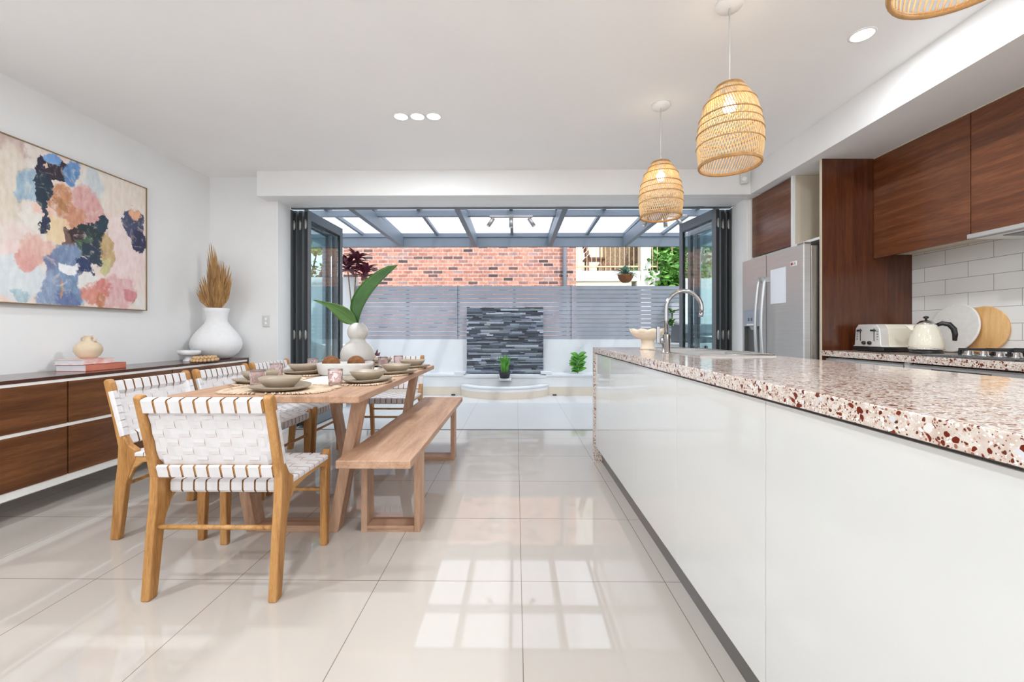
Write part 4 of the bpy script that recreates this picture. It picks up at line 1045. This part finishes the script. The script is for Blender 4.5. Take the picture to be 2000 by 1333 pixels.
# pendants
def pendant(label, x, y, grp='woven rattan pendant lamps'):
    t = thing('pendant_lamp', label, 'pendant lamp', (x, y, H), 0, grp)
    mb = MB(); mb.lathe([(.062, 0), (.062, -.012), (.055, -.024), (.012, -.028), (.0001, -.028)], n=32); mb.build('ceiling_rose', M['white'], t)
    zt, zb = 2.215-H, 1.840-H
    mb = MB(); mb.tube([(0, 0, -.025), (0, 0, zt-.02)], .0035, 8); mb.build('cord', M['offwhite'], t)
    mb = MB(); mb.lathe([(.0001, zt+.01), (.018, zt+.008), (.020, zt-.05), (.016, zt-.055)], n=20); mb.build('lamp_holder', M['white'], t)
    mb = MB(); mb.sphere((0, 0, zt-.095), .030, 16, 10); mb.build('bulb', M['bulb'], t)
    prof = [(0, .056), (.1, .082), (.22, .112), (.39, .130), (.56, .142), (.73, .145), (.88, .140), (1.0, .132)]
    def rad(u):
        for (a, ra), (b, rb_) in zip(prof, prof[1:]):
            if a <= u <= b: return ra+(rb_-ra)*(u-a)/(b-a)
        return prof[-1][1]
    sh = MB(); n = 66; seg = 14
    for k in range(n):
        pts = []
        for j in range(seg+1):
            u = j/seg; a = 2*PI*k/n+u*.95; r = rad(u); pts.append((r*math.cos(a), r*math.sin(a), zt+(zb-zt)*u))
        sh.tube(pts, .0025, 5)
    so = sh.build('cane_shade', M['rattan'], t)
    hp = MB()
    for u, rr_ in ((0.0, .005), (.014, .004), (.10, .0032), (.22, .0026), (.40, .0034), (.50, .0022), (.60, .0034), (.75, .0026), (.985, .0055), (1.0, .0055)):
        r = rad(u)+.0025; z = zt+(zb-zt)*u
        hp.tube([(r*math.cos(2*PI*i/40), r*math.sin(2*PI*i/40), z) for i in range(40)], rr_, 6, closed=True)
    hp.build('hoop_binding', M['rattandark'], t)
    la = bpy.data.lights.new('pendant_bulb', 'POINT'); la.energy = PEND_W; la.color = (1, .74, .45); la.shadow_soft_size = .032
    lo = bpy.data.objects.new('lamp', la); COL.objects.link(lo); lo.parent = t; lo.location = (0, 0, zt-.095)
    return t
pendant('woven rattan pendant lamp farthest from the camera, in front of the door opening', 1.0, 2.960)
pendant('woven rattan pendant lamp in the middle, over the kitchen island', 1.018, 2.045)
pendant('woven rattan pendant lamp nearest the camera, cut by the top of the frame', 1.0, .95)

# ============================================================ OUTSIDE
struct('floor_patio', B(-5.2, 4.6, 4.562, 7.9, -.12, -.001), M['patio'], 'pale paved patio floor outside the doors')
struct('ground', B(-30, 30, 7.9, 45, -.6, -.5), M['ground'], 'garden ground beyond the fence')
# neighbour facing exterior wall above doors is the room wall itself
FY = 7.40
mb = B(-2.80, 2.92, FY, FY+.15, 0, .912); mb.box(-5.2, -2.80, FY, FY+.15, 0, 2.0); mb.box(2.92, 4.6, FY, FY+.15, 0, 1.97)
struct('wall_garden', mb, M['render'], 'white rendered garden wall under the slatted fence')
mb = B(-4.9, -4.75, 4.56, FY, 0, 2.0); struct('wall_garden_left', mb, M['render'], 'white rendered boundary wall on the left of the patio')
mb = B(4.3, 4.45, 4.56, FY, 0, 1.97); struct('wall_garden_right', mb, M['render'], 'white rendered boundary wall on the right of the patio')

# planter bench with tiled foot
t = thing('planter_wall', 'long low white planter wall with beige tiled foot below the garden fence', 'planter', (0, 0, 0))
mb = B(-2.95, 3.2, 7.0, 7.06, .14, .312); mb.box(-2.95, 3.2, 7.06, 7.398, .0, .27)
mb.build('body', M['render'], t)
B(-2.95, 3.2, 6.996, 7.06, 0, .139).build('tile_band', M['tilebeige'], t)
mb = B(-2.95, -.86, 6.985, 7.398, .313, .344); mb.box(.49, 3.2, 6.985, 7.398, .313, .344); mb.box(-.86, .49, 6.985, 7.398, .288, .328); mb.build('capping', M['render'], t, .004)
for x in (-.93, .50): B(x-.09, x+.09, 7.02, 7.20, .345, .385).build('cap_block', M['render'], t, .004)
B(-1.06, -1.0, 6.97, 6.99, .002, .02).build('drain_outlet', M['black'], t)
B(.60, .66, 6.97, 6.99, .002, .02).build('drain_outlet', M['black'], t)

# stone feature
t = thing('stone_feature_wall', 'dark grey stacked slate feature panel in front of the slatted fence', 'stone wall', (0, 0, 0))
B(-.830, .452, 7.29, 7.398, .346, 1.463).build('backing', M['pipe'], t)
rnd = random.Random(11); mb = MB(); z = .346
while z < 1.462:
    h = rnd.choice((.012, .017, .022, .026, .030)); h = min(h, 1.466-z)
    x = -.841+rnd.uniform(-.1, 0)
    while x < .464:
        L = rnd.uniform(.06, .34); x0, x1 = max(x, -.841), min(x+L, .464)
        if x1-x0 > .012: mb.box(x0+.0008, x1-.0008, 7.262-rnd.uniform(0, .022), 7.30, z+.0006, z+h-.0006)
        x += L
    z += h
mb.build('stacked_stone', M['ledge'], t)

# pond basin
t = thing('pond_basin', 'low curved white pond basin with beige tiled foot in front of the slate panel', 'pond', (-.193, 7.0, 0))
def arcpts(k, hw, dp, n=28):
    # circular arc through (-hw,0),(0,-dp),(hw,0)
    Rr = (hw*hw+dp*dp)/(2*dp); a = math.asin(hw/Rr); cy = Rr-dp
    return [(Rr*math.sin(-a+2*a*i/n), cy-Rr*math.cos(-a+2*a*i/n)-.018) for i in range(n+1)]
def arcwall(o_hw, o_dp, i_hw, i_dp, z0, z1):
    A = arcpts(0, o_hw, o_dp); I = arcpts(0, i_hw, i_dp); n = len(A); vs = []
    for z in (z0, z1): vs += [(x, y, z) for x, y in A]+[(x, y, z) for x, y in I]
    fs = []
    for i in range(n-1):
        fs += [(i, i+1, 2*n+i+1, 2*n+i), (n+i, 3*n+i, 3*n+i+1, n+i+1), (2*n+i, 2*n+i+1, 3*n+i+1, 3*n+i), (i, n+i, n+i+1, i+1)]
    fs += [(0, 2*n, 3*n, n), (n-1, 2*n-1, 4*n-1, 3*n-1)]
    return MB().add(vs, fs)
arcwall(.713, .41, .600, .325, .105, .160).build('upper_wall', M['render'], t)
arcwall(.717, .415, .600, .325, 0, .1045).build('tile_band', M['tilebeige'], t)
arcwall(.725, .425, .590, .315, .1605, .186).build('capping', M['render'], t, .003)
rnd = random.Random(5); mb = MB()
for i in range(210):
    x = rnd.uniform(-.54, .54); ymin = -(.30)*(1-(x/.60)**2); y = rnd.uniform(ymin, -.01)-.02; r = rnd.uniform(.018, .034)
    mb.sphere((x, y, .100+rnd.uniform(0, .028)), r, 8, 5, .6)
pb = mb.build('pebbles', M['pebble'], t); pb['kind'] = 'stuff'
B(-.085, .115, -.125, -.020, .255, .2915).build('ledge', M['render'], t, .003)

# slat fence
t = thing('slat_fence', 'grey horizontal slat fence on top of the white garden wall', 'fence', (0, 0, 0))
for a, b in ((-2.80, -1.02), (-1.012, .95), (.958, 2.92)):
    mb = MB()
    for k in range(13):
        z = .915+k*.0716; mb.box(a, b, FY+.02, FY+.042, z, z+.0635)
    mb.build('slat_panel', M['slat'], t)
for x in (-2.76, -1.9, -1.016, -.03, .954, 1.94, 2.88): B(x-.025, x+.025, FY+.043, FY+.09, .912, 1.845).build('post', M['pipe'], t)

# pergola
t = thing('pergola', 'grey steel pergola with translucent roof sheets over the patio', 'pergola', (0, 0, 0))
for x in (-3.05, -1.85, -.66, .548, 1.745, 2.95): B(x-.032, x+.032, 4.57, 6.87, 2.415, 2.585).build('rafter', M['perg'], t, .003)
def zr(y): return 2.705-.022*(y-4.57)
def rib(x):
    mb = MB(); y0, y1 = 4.60, 6.96; vs = []
    for y in (y0, y1):
        z = zr(y)
        vs += [(x-.022, y, z-.05), (x+.022, y, z-.05), (x+.022, y, z-.004), (x-.022, y, z-.004)]
    mb.add(vs, [(0, 1, 2, 3), (7, 6, 5, 4), (0, 4, 5, 1), (1, 5, 6, 2), (2, 6, 7, 3), (3, 7, 4, 0)]); return mb
for k in range(11): rib(-3.09+k*.605).build('glazing_bar', M['perg'], t)
B(-3.3, 3.2, 5.575, 5.635, 2.560, 2.642).build('purlin', M['perg'], t, .002)
B(-3.3, 3.2, 6.875, 6.935, 2.418, 2.570).build('fascia_beam', M['perg'], t, .002)
B(-3.3, 3.2, 6.855, 6.960, 2.571, 2.635).build('gutter', M['alu'] if False else M['perg'], t, .003)
for x in (-3.09, 2.92): B(x-.04, x+.04, 6.86, 6.94, 0, 2.417).build('post', M['perg'], t)
for k in range(10):
    x0 = -3.09+k*.605; y0, y1 = 4.575, 7.02; vs = []
    for y in (y0, y1):
        z = zr(y)
        vs += [(x0+.002, y, z), (x0+.603, y, z), (x0+.603, y, z+.008), (x0+.002, y, z+.008)]
    MB().add(vs, [(0, 1, 2, 3), (7, 6, 5, 4), (0, 4, 5, 1), (1, 5, 6, 2), (2, 6, 7, 3), (3, 7, 4, 0)]).build('roof_sheet', M['sheet'], t)

def spotbar(label, x, heads):
    t = thing('spotlight_bar', label, 'spotlight', (x, 5.55, 2.565), 0, 'spotlight bars under the pergola')
    B(-.28, .28, -.02, .018, -.034, -.006).build('bar', M['steelspot'], t, .003)
    B(-.035, .035, -.024, .02, -.022, 0).build('mount', M['steelspot'], t, .002)
    for hx, a in heads:
        mb = MB(); d = Vector((math.sin(a), -.25, -math.cos(a))).normalized(); p = Vector((hx, 0, -.05))
        mb.tube([(hx, 0, -.034), (hx, 0, -.06)], .006, 8); mb.tube([p-d*.005, p+d*.12], .026, 18)
        h = mb.build('spot_head', M['steelspot'], t)
        m2 = MB(); m2.tube([p+d*.1195, p+d*.1225], .021, 18); m2.build('spot_lens', M['white'], h)
    return t
spotbar('three-headed silver spotlight bar under the middle of the pergola', -.065, ((-.235, -.55), (0, .0), (.235, .55)))
spotbar('silver spotlight bar under the right bay of the pergola, behind the far pendant lamp', 1.93, ((-.23, -.5), (0, 0), (.16, .45)))

# neighbouring brick building
t = thing('brick_building', 'neighbouring red brick building beyond the garden fence', 'building', (0, 0, 0))
B(-4.15, 1.43, 10.2, 16, -.5, 6.2).build('brick_wall', M['brick'], t)
B(-4.3, 1.58, 10.05, 16.1, 6.21, 6.4).build('roof_edge', M['pipe'], t)
mb = MB(); mb.tube([(1.15, 10.12, -.5), (1.15, 10.12, 2.36), (1.15, 10.12, 6.2)], .048, 14); mb.build('downpipe', M['pipe'], t)
for z in (1.6, 2.4, 4.0): B(1.09, 1.21, 10.09, 10.2, z-.012, z+.012).build('pipe_clip', M['pipe'], t)
t = thing('balcony_building', 'cream building with a railed balcony behind the fence on the right', 'building', (0, 0, 0))
B(1.435, 7.0, 13.2, 18, -.5, 6.5).build('wall', M['balcony'], t)
mb = B(1.435, 3.66, 10.9, 13.2, 2.33, 2.60); mb.build('balcony_slab', M['balcony'], t, .01)
B(1.435, 2.95, 10.93, 13.2, 2.22, 2.329).build('soffit', M['balconyunder'], t)
B(3.17, 3.43, 10.87, 11.16, -.5, 6.3).build('column', M['balcony'], t, .01)
B(3.06, 3.54, 10.84, 11.2, 2.16, 2.325).build('column_head', M['balcony'], t, .03)
B(2.60, 2.66, 13.12, 13.19, 2.6, 4.8).build('door_post', M['rail'], t)
B(2.68, 3.9, 13.14, 13.19, 2.6, 4.7).build('shutter', M['bark'], t)
B(1.7, 2.5, 13.14, 13.19, 2.65, 4.7).build('window', M['clearglass'], t)
mb = B(1.45, 3.62, 10.96, 11.0, 2.70, 2.735); mb.box(1.45, 3.62, 10.96, 11.0, 3.55, 3.60); 
mb.build('rail', M['rail'], t)
for k in range(19): B(1.46+k*.12-.007, 1.46+k*.12+.007, 10.973, 10.987, 2.60, 3.55).build('baluster', M['rail'], t)
t = thing('balcony_chair', 'dark brown reclining chair standing on the neighbouring balcony', 'chair', (1.95, 11.6, 2.6))
mb = MB()
for k in range(7): 
    mb.box(-.12+k*.035, -.10+k*.035, -.25, .25, 0, 0)if False else None
bk = [( -.25+.03*i, .40+.115*i) for i in range(8)]
for (x, z) in bk: mb.box(-x-.27, -x-.25+.01, -.26, .26, z, z+.09)
mb.build('slatted_back', M['chairbrown'], t)
B(-.1, .45, -.26, .26, .38, .42).build('seat', M['chairbrown'], t)
for x in (-.05, .40):
    for y in (-.24, .22): B(x, x+.04, y, y+.04, 0, .38).build('leg', M['chairbrown'], t)
t = thing('balcony_table', 'low dark brown table standing on the neighbouring balcony', 'table', (2.45, 11.5, 2.6))
B(-.25, .25, -.25, .25, .20, .235).build('tabletop', M['chairbrown'], t)
for x in (-.23, .19):
    for y in (-.23, .19): B(x, x+.04, y, y+.04, 0, .20).build('leg', M['chairbrown'], t)

# plants
def tree(label, x, y, r, h0, h1, m, n, seed, grp=None, name='tree', cat='tree', leaf=.13):
    rnd = random.Random(seed); t = thing(name, label, cat, (x, y, -.5), 0, grp)
    mb = MB(); mb.tube([(0, 0, 0), (.05, 0, (h0+h1)*.3), (-.05, .05, (h0+h1)*.5)], [.14*r/1.5, .10*r/1.5, .05], 8)
    for k in range(7):
        a = rnd.uniform(0, 2*PI); mb.tube([(0, 0, h0*.8), (math.cos(a)*r*.4, math.sin(a)*r*.4, (h0+h1)/2), (math.cos(a)*r*.75, math.sin(a)*r*.75, h1*.85)], [.05, .035, .012], 6)
    mb.build('trunk', M['bark'], t)
    mb = MB(); cl = [(rnd.uniform(-r, r)*.7, rnd.uniform(-r, r)*.7, rnd.uniform(h0, h1), rnd.uniform(.35, .6)*r) for _ in range(16)]
    for i in range(n):
        c = rnd.choice(cl); v = Vector((rnd.gauss(0, 1), rnd.gauss(0, 1), rnd.gauss(0, 1))).normalized()*c[3]*rnd.uniform(.7, 1.05); p = Vector(c[:3])+v
        a = Vector((rnd.gauss(0, 1), rnd.gauss(0, 1), rnd.gauss(0, .6))).normalized(); b_ = a.cross(Vector((rnd.gauss(0, 1), rnd.gauss(0, 1), 1))).normalized()
        L = leaf*rnd.uniform(.6, 1.2); q = a*L; s = b_*L*.32; m_ = a.cross(b_)*L*.10
        mb.add([p-q*.5, p+s+m_, p+q*.5, p-s+m_], [(0, 1, 2), (0, 2, 3)])
    mb.build('foliage', m, t); return t
GT = 'leafy trees beyond the garden wall'
tree('dark green leafy tree beyond the fence between the balcony and the right door panels', 4.55, 11.95, 1.15, .6, 5.0, M['hedge1'], 6500, 1, GT, leaf=.17)
tree('yellow-green leafy tree beyond the garden wall behind the right glass doors', 6.5, 11.3, 1.4, .8, 5.2, M['hedge2'], 6500, 2, GT, leaf=.18)
tree('yellow-green leafy tree beyond the garden wall behind the left glass doors', -5.75, 11.3, 1.25, 1.2, 4.8, M['hedge2'], 5500, 3, GT, leaf=.18)
tree('dark green leafy tree at the far left beyond the garden wall', -8.6, 12.8, 1.6, 1.0, 5.4, M['hedge1'], 5500, 4, GT, leaf=.2)
tree('low dark green tree behind the fence under the balcony', 5.3, 10.2, .9, .5, 3.1, M['hedge1'], 3000, 6, GT, leaf=.15)

def blades(mb, base, n, L, w, seed, up=.5, spread=1.0, droop=.35, fold=.3):
    rnd = random.Random(seed)
    for i in range(n):
        a = 2*PI*i/n+rnd.uniform(-.3, .3); e = rnd.uniform(up-.25, up+.35); l_ = L*rnd.uniform(.7, 1.1)
        d = Vector((math.cos(a)*spread, math.sin(a)*spread, 0)); b = Vector(base)
        p = bez(b, b+d*l_*.45*math.cos(e)+Vector((0, 0, l_*.6*math.sin(e)+.02)), b+d*l_*math.cos(e)+Vector((0, 0, l_*math.sin(e)-droop*l_*rnd.uniform(.4, 1))), 6)
        nr = Vector((0, 0, 1))-d*.3
        leaf_mesh(mb, p, [w*.4, w*.9, w, w*.85, w*.5, w*.05], nr, fold, .001, 1)
t = thing('cordyline_plant', 'tall dark purple cordyline with bare stems against the brick wall, left of the fence', 'plant', (-2.72, 7.26, .28))
for (sx_, tx, tz, L, n, sd) in ((-.10, -.16, 1.86, .34, 24, 1), (.0, .14, 1.74, .36, 24, 2), (-.05, .0, 1.98, .30, 18, 3)):
    mb = MB(); mb.tube([(-.05, 0, 0), (sx_*.6+.0, .0, .8), (sx_, .0, 1.3), (tx, 0, tz)], [.016, .013, .011, .009], 8); st = mb.build('stem', M['bark'], t)
    mb = MB(); blades(mb, (tx, 0, tz), n+8, L, .042, sd, .75, 1, .45); blades(mb, (tx, 0, tz-.05), 16, L*.9, .038, sd+9, .2, 1, .4); mb.build('leaf_crown', M['purple'], t)
t = thing('red_leaf_plant', 'small dark red leafed plant in the planter behind the gourd vase', 'plant', (-2.38, 7.17, .344))
mb = MB(); blades(mb, (0, 0, 0), 16, .46, .035, 21, 1.25, .6, .2); mb.build('leaves', M['purple'], t)
t = thing('grassy_plant', 'spiky dark green grassy plant in the planter right of the red plant', 'plant', (-2.10, 7.19, .344))
mb = MB(); blades(mb, (0, 0, 0), 26, .36, .009, 22, 1.05, .7, .45); mb.build('leaves', M['leaf'], t)
t = thing('potted_snake_plant', 'upright green plant in a dark pot on the ledge before the slate panel', 'potted plant', (-.185, 6.925, .2925))
mb = MB(); mb.lathe([(.070, 0), (.098, .10), (.104, .105), (.098, .108), (.085, .09), (.0001, .088)], n=28); mb.build('pot', M['potdark'], t)
mb = MB(); rnd = random.Random(8)
for i in range(20):
    a = 2*PI*i/20+rnd.uniform(-.2, .2); r0 = rnd.uniform(.01, .06); ln = rnd.uniform(.03, .13); hh = rnd.uniform(.17, .30)
    b = Vector((math.cos(a)*r0, math.sin(a)*r0, .08)); d = Vector((math.cos(a), math.sin(a), 0))
    leaf_mesh(mb, bez(b, b+Vector((0, 0, hh*.6)), b+d*ln+Vector((0, 0, hh)), 6), [.010, .022, .026, .024, .016, .002], d*-1+Vector((0, 0, .3)), .4, .001, 1)
mb.build('leaves', M['leafbright'], t)
t = thing('green_leaf_plant', 'bright green broad leafed plant in the planter right of the slate panel', 'plant', (1.04, 7.2, .344))
mb = MB(); rnd = random.Random(12)
for i in range(30):
    u = i/29; side = 1 if i % 2 else -1; z0_ = .02+.27*u
    p0 = Vector((rnd.uniform(-.02, .02), rnd.uniform(-.05, .02), z0_)); d = Vector((side*rnd.uniform(.5, 1), rnd.uniform(-.7, .2), rnd.uniform(.1, .5))).normalized(); L = .15
    leaf_mesh(mb, bez(p0, p0+d*L*.5+Vector((0, 0, .03)), p0+d*L, 6), [.008, .026, .032, .028, .018, .002], Vector((0, -.8, .6)), .25, .001, 1)
mb.tube([(0, 0, 0), (0, 0, .30)], .007, 6); mb.build('leaves', M['leafbright'], t)
t = thing('shrub', 'dark green leafy shrub in the planter behind the barbecue', 'plant', (2.62, 7.19, .344))
mb = MB()
for k, z in enumerate((.05, .3, .55, .8, 1.0)): blades(mb, (.03*((k*7) % 3-1), 0, z), 13, .21, .030, 40+k, .5, 1, .3)
mb.tube([(0, 0, 0), (0, 0, 1.05)], .012, 6); mb.build('leaves', M['leaf'], t)
t = thing('hanging_basket', 'coir hanging basket of blue-green foliage hung from the pergola beam', 'hanging plant', (1.745, 6.82, 1.825))
mb = MB(); mb.lathe([(.0001, 0), (.05, .006), (.09, .035), (.118, .085), (.125, .130), (.112, .130), (.0001, .110)], n=28); mb.build('coir_basket', M['coir2'] if 'coir2' in M else M['coir'], t)
mb = MB(); blades(mb, (0, 0, .12), 30, .30, .016, 31, .45, 1, .5); blades(mb, (0, 0, .13), 22, .20, .016, 32, .9, .8, .2); mb.build('foliage', M['fern'], t)
mb = MB()
for k in range(3):
    a = 2*PI*k/3; mb.tube([(.12*math.cos(a), .12*math.sin(a), .13), (0, 0.0, .50)], .0018, 5)
mb.tube([(0, 0, .50), (0, .0, .592)], .003, 5); mb.build('chain', M['pipe'], t)

# barbecue
t = thing('barbecue', 'grey hooded barbecue with side shelves on the patio behind the right glass door', 'barbecue', (2.62, 6.0, 0))
B(-.36, .36, -.24, .26, .10, .78).build('cabinet', M['bbq'], t, .01)
B(-.38, .38, -.27, .28, .78, .90).build('firebox', M['bbqlight'], t, .01)
mb = MB(); mb.prism([(-.26, .901), (-.24, 1.03), (-.12, 1.14), (.14, 1.16), (.26, 1.06), (.27, .901)], 'x', -.36, .36); mb.build('hood', M['bbq'], t, .015, 3)
mb = MB(); mb.tube([(-.28, -.31, .98), (.28, -.31, .98)], .012, 10); mb.box(-.27, -.25, -.31, -.245, .97, .99); mb.box(.25, .27, -.31, -.245, .97, .99); mb.build('hood_handle', M['bbqlight'], t)
for x in (-.25, -.08, .09, .26):
    m2 = MB(); m2.lathe([(.022, 0), (.018, .02), (.0001, .022)], n=16); o = m2.build('knob', M['black'], t); o.rotation_euler = (R(90), 0, 0); o.location = (x, -.27, .84)
for s in (-1, 1): B(min(s*.38, s*.62), max(s*.38, s*.62), -.22, .22, .86, .89).build('side_shelf', M['bbqlight'], t, .006)
for x in (-.32, .32):
    for y in (-.18, .20): 
        m2 = MB(); m2.tube([(x-.015, y, .05), (x+.015, y, .05)], .05, 16); m2.build('wheel', M['black'], t)

# outdoor sofa
t = thing('outdoor_sofa', 'white cushioned outdoor sofa at the left end of the patio behind the glass doors', 'sofa', (-3.05, 6.2, 0), 0)
mb = B(-.75, .75, -.36, .42, .12, .30); mb.box(-.75, .75, .34, .42, .30, .72); mb.box(-.75, -.67, -.36, .42, .30, .58); mb.box(.67, .75, -.36, .42, .30, .58)
mb.build('frame', M['trimwhite'], t, .01)
for x in (-.70, .62):
    for y in (-.33, .33): B(x, x+.06, y, y+.06, 0, .12).build('leg', M['trimwhite'], t)
for x0, x1 in ((-.66, -.005), (.005, .66)):
    B(x0, x1, -.35, .32, .301, .44).build('seat_cushion', M['cushion'], t, .04, 3)
    o = B(x0, x1, .14, .30, .441, .86).build('back_cushion', M['cushion'], t, .06, 4)
for x, m, lb, c in ((-3.0, 'cushiongrey', 'grey scatter cushion on the outdoor sofa', .03), (-2.62, 'cushiontan', 'tan scatter cushion on the outdoor sofa', 0)):
    o = B(-.19, .19, -.055, .055, -.19, .19).build('scatter_cushion', M[m], None, .05, 4, loc=(x, 6.26, .655+c*0)); o.rotation_euler = (R(-6), R(20 if m == 'cushiongrey' else 0), 0)
    if m == 'cushiongrey': o.location.z = .70
    tag(o, lb, 'cushion', 'scatter cushions on the sofa')
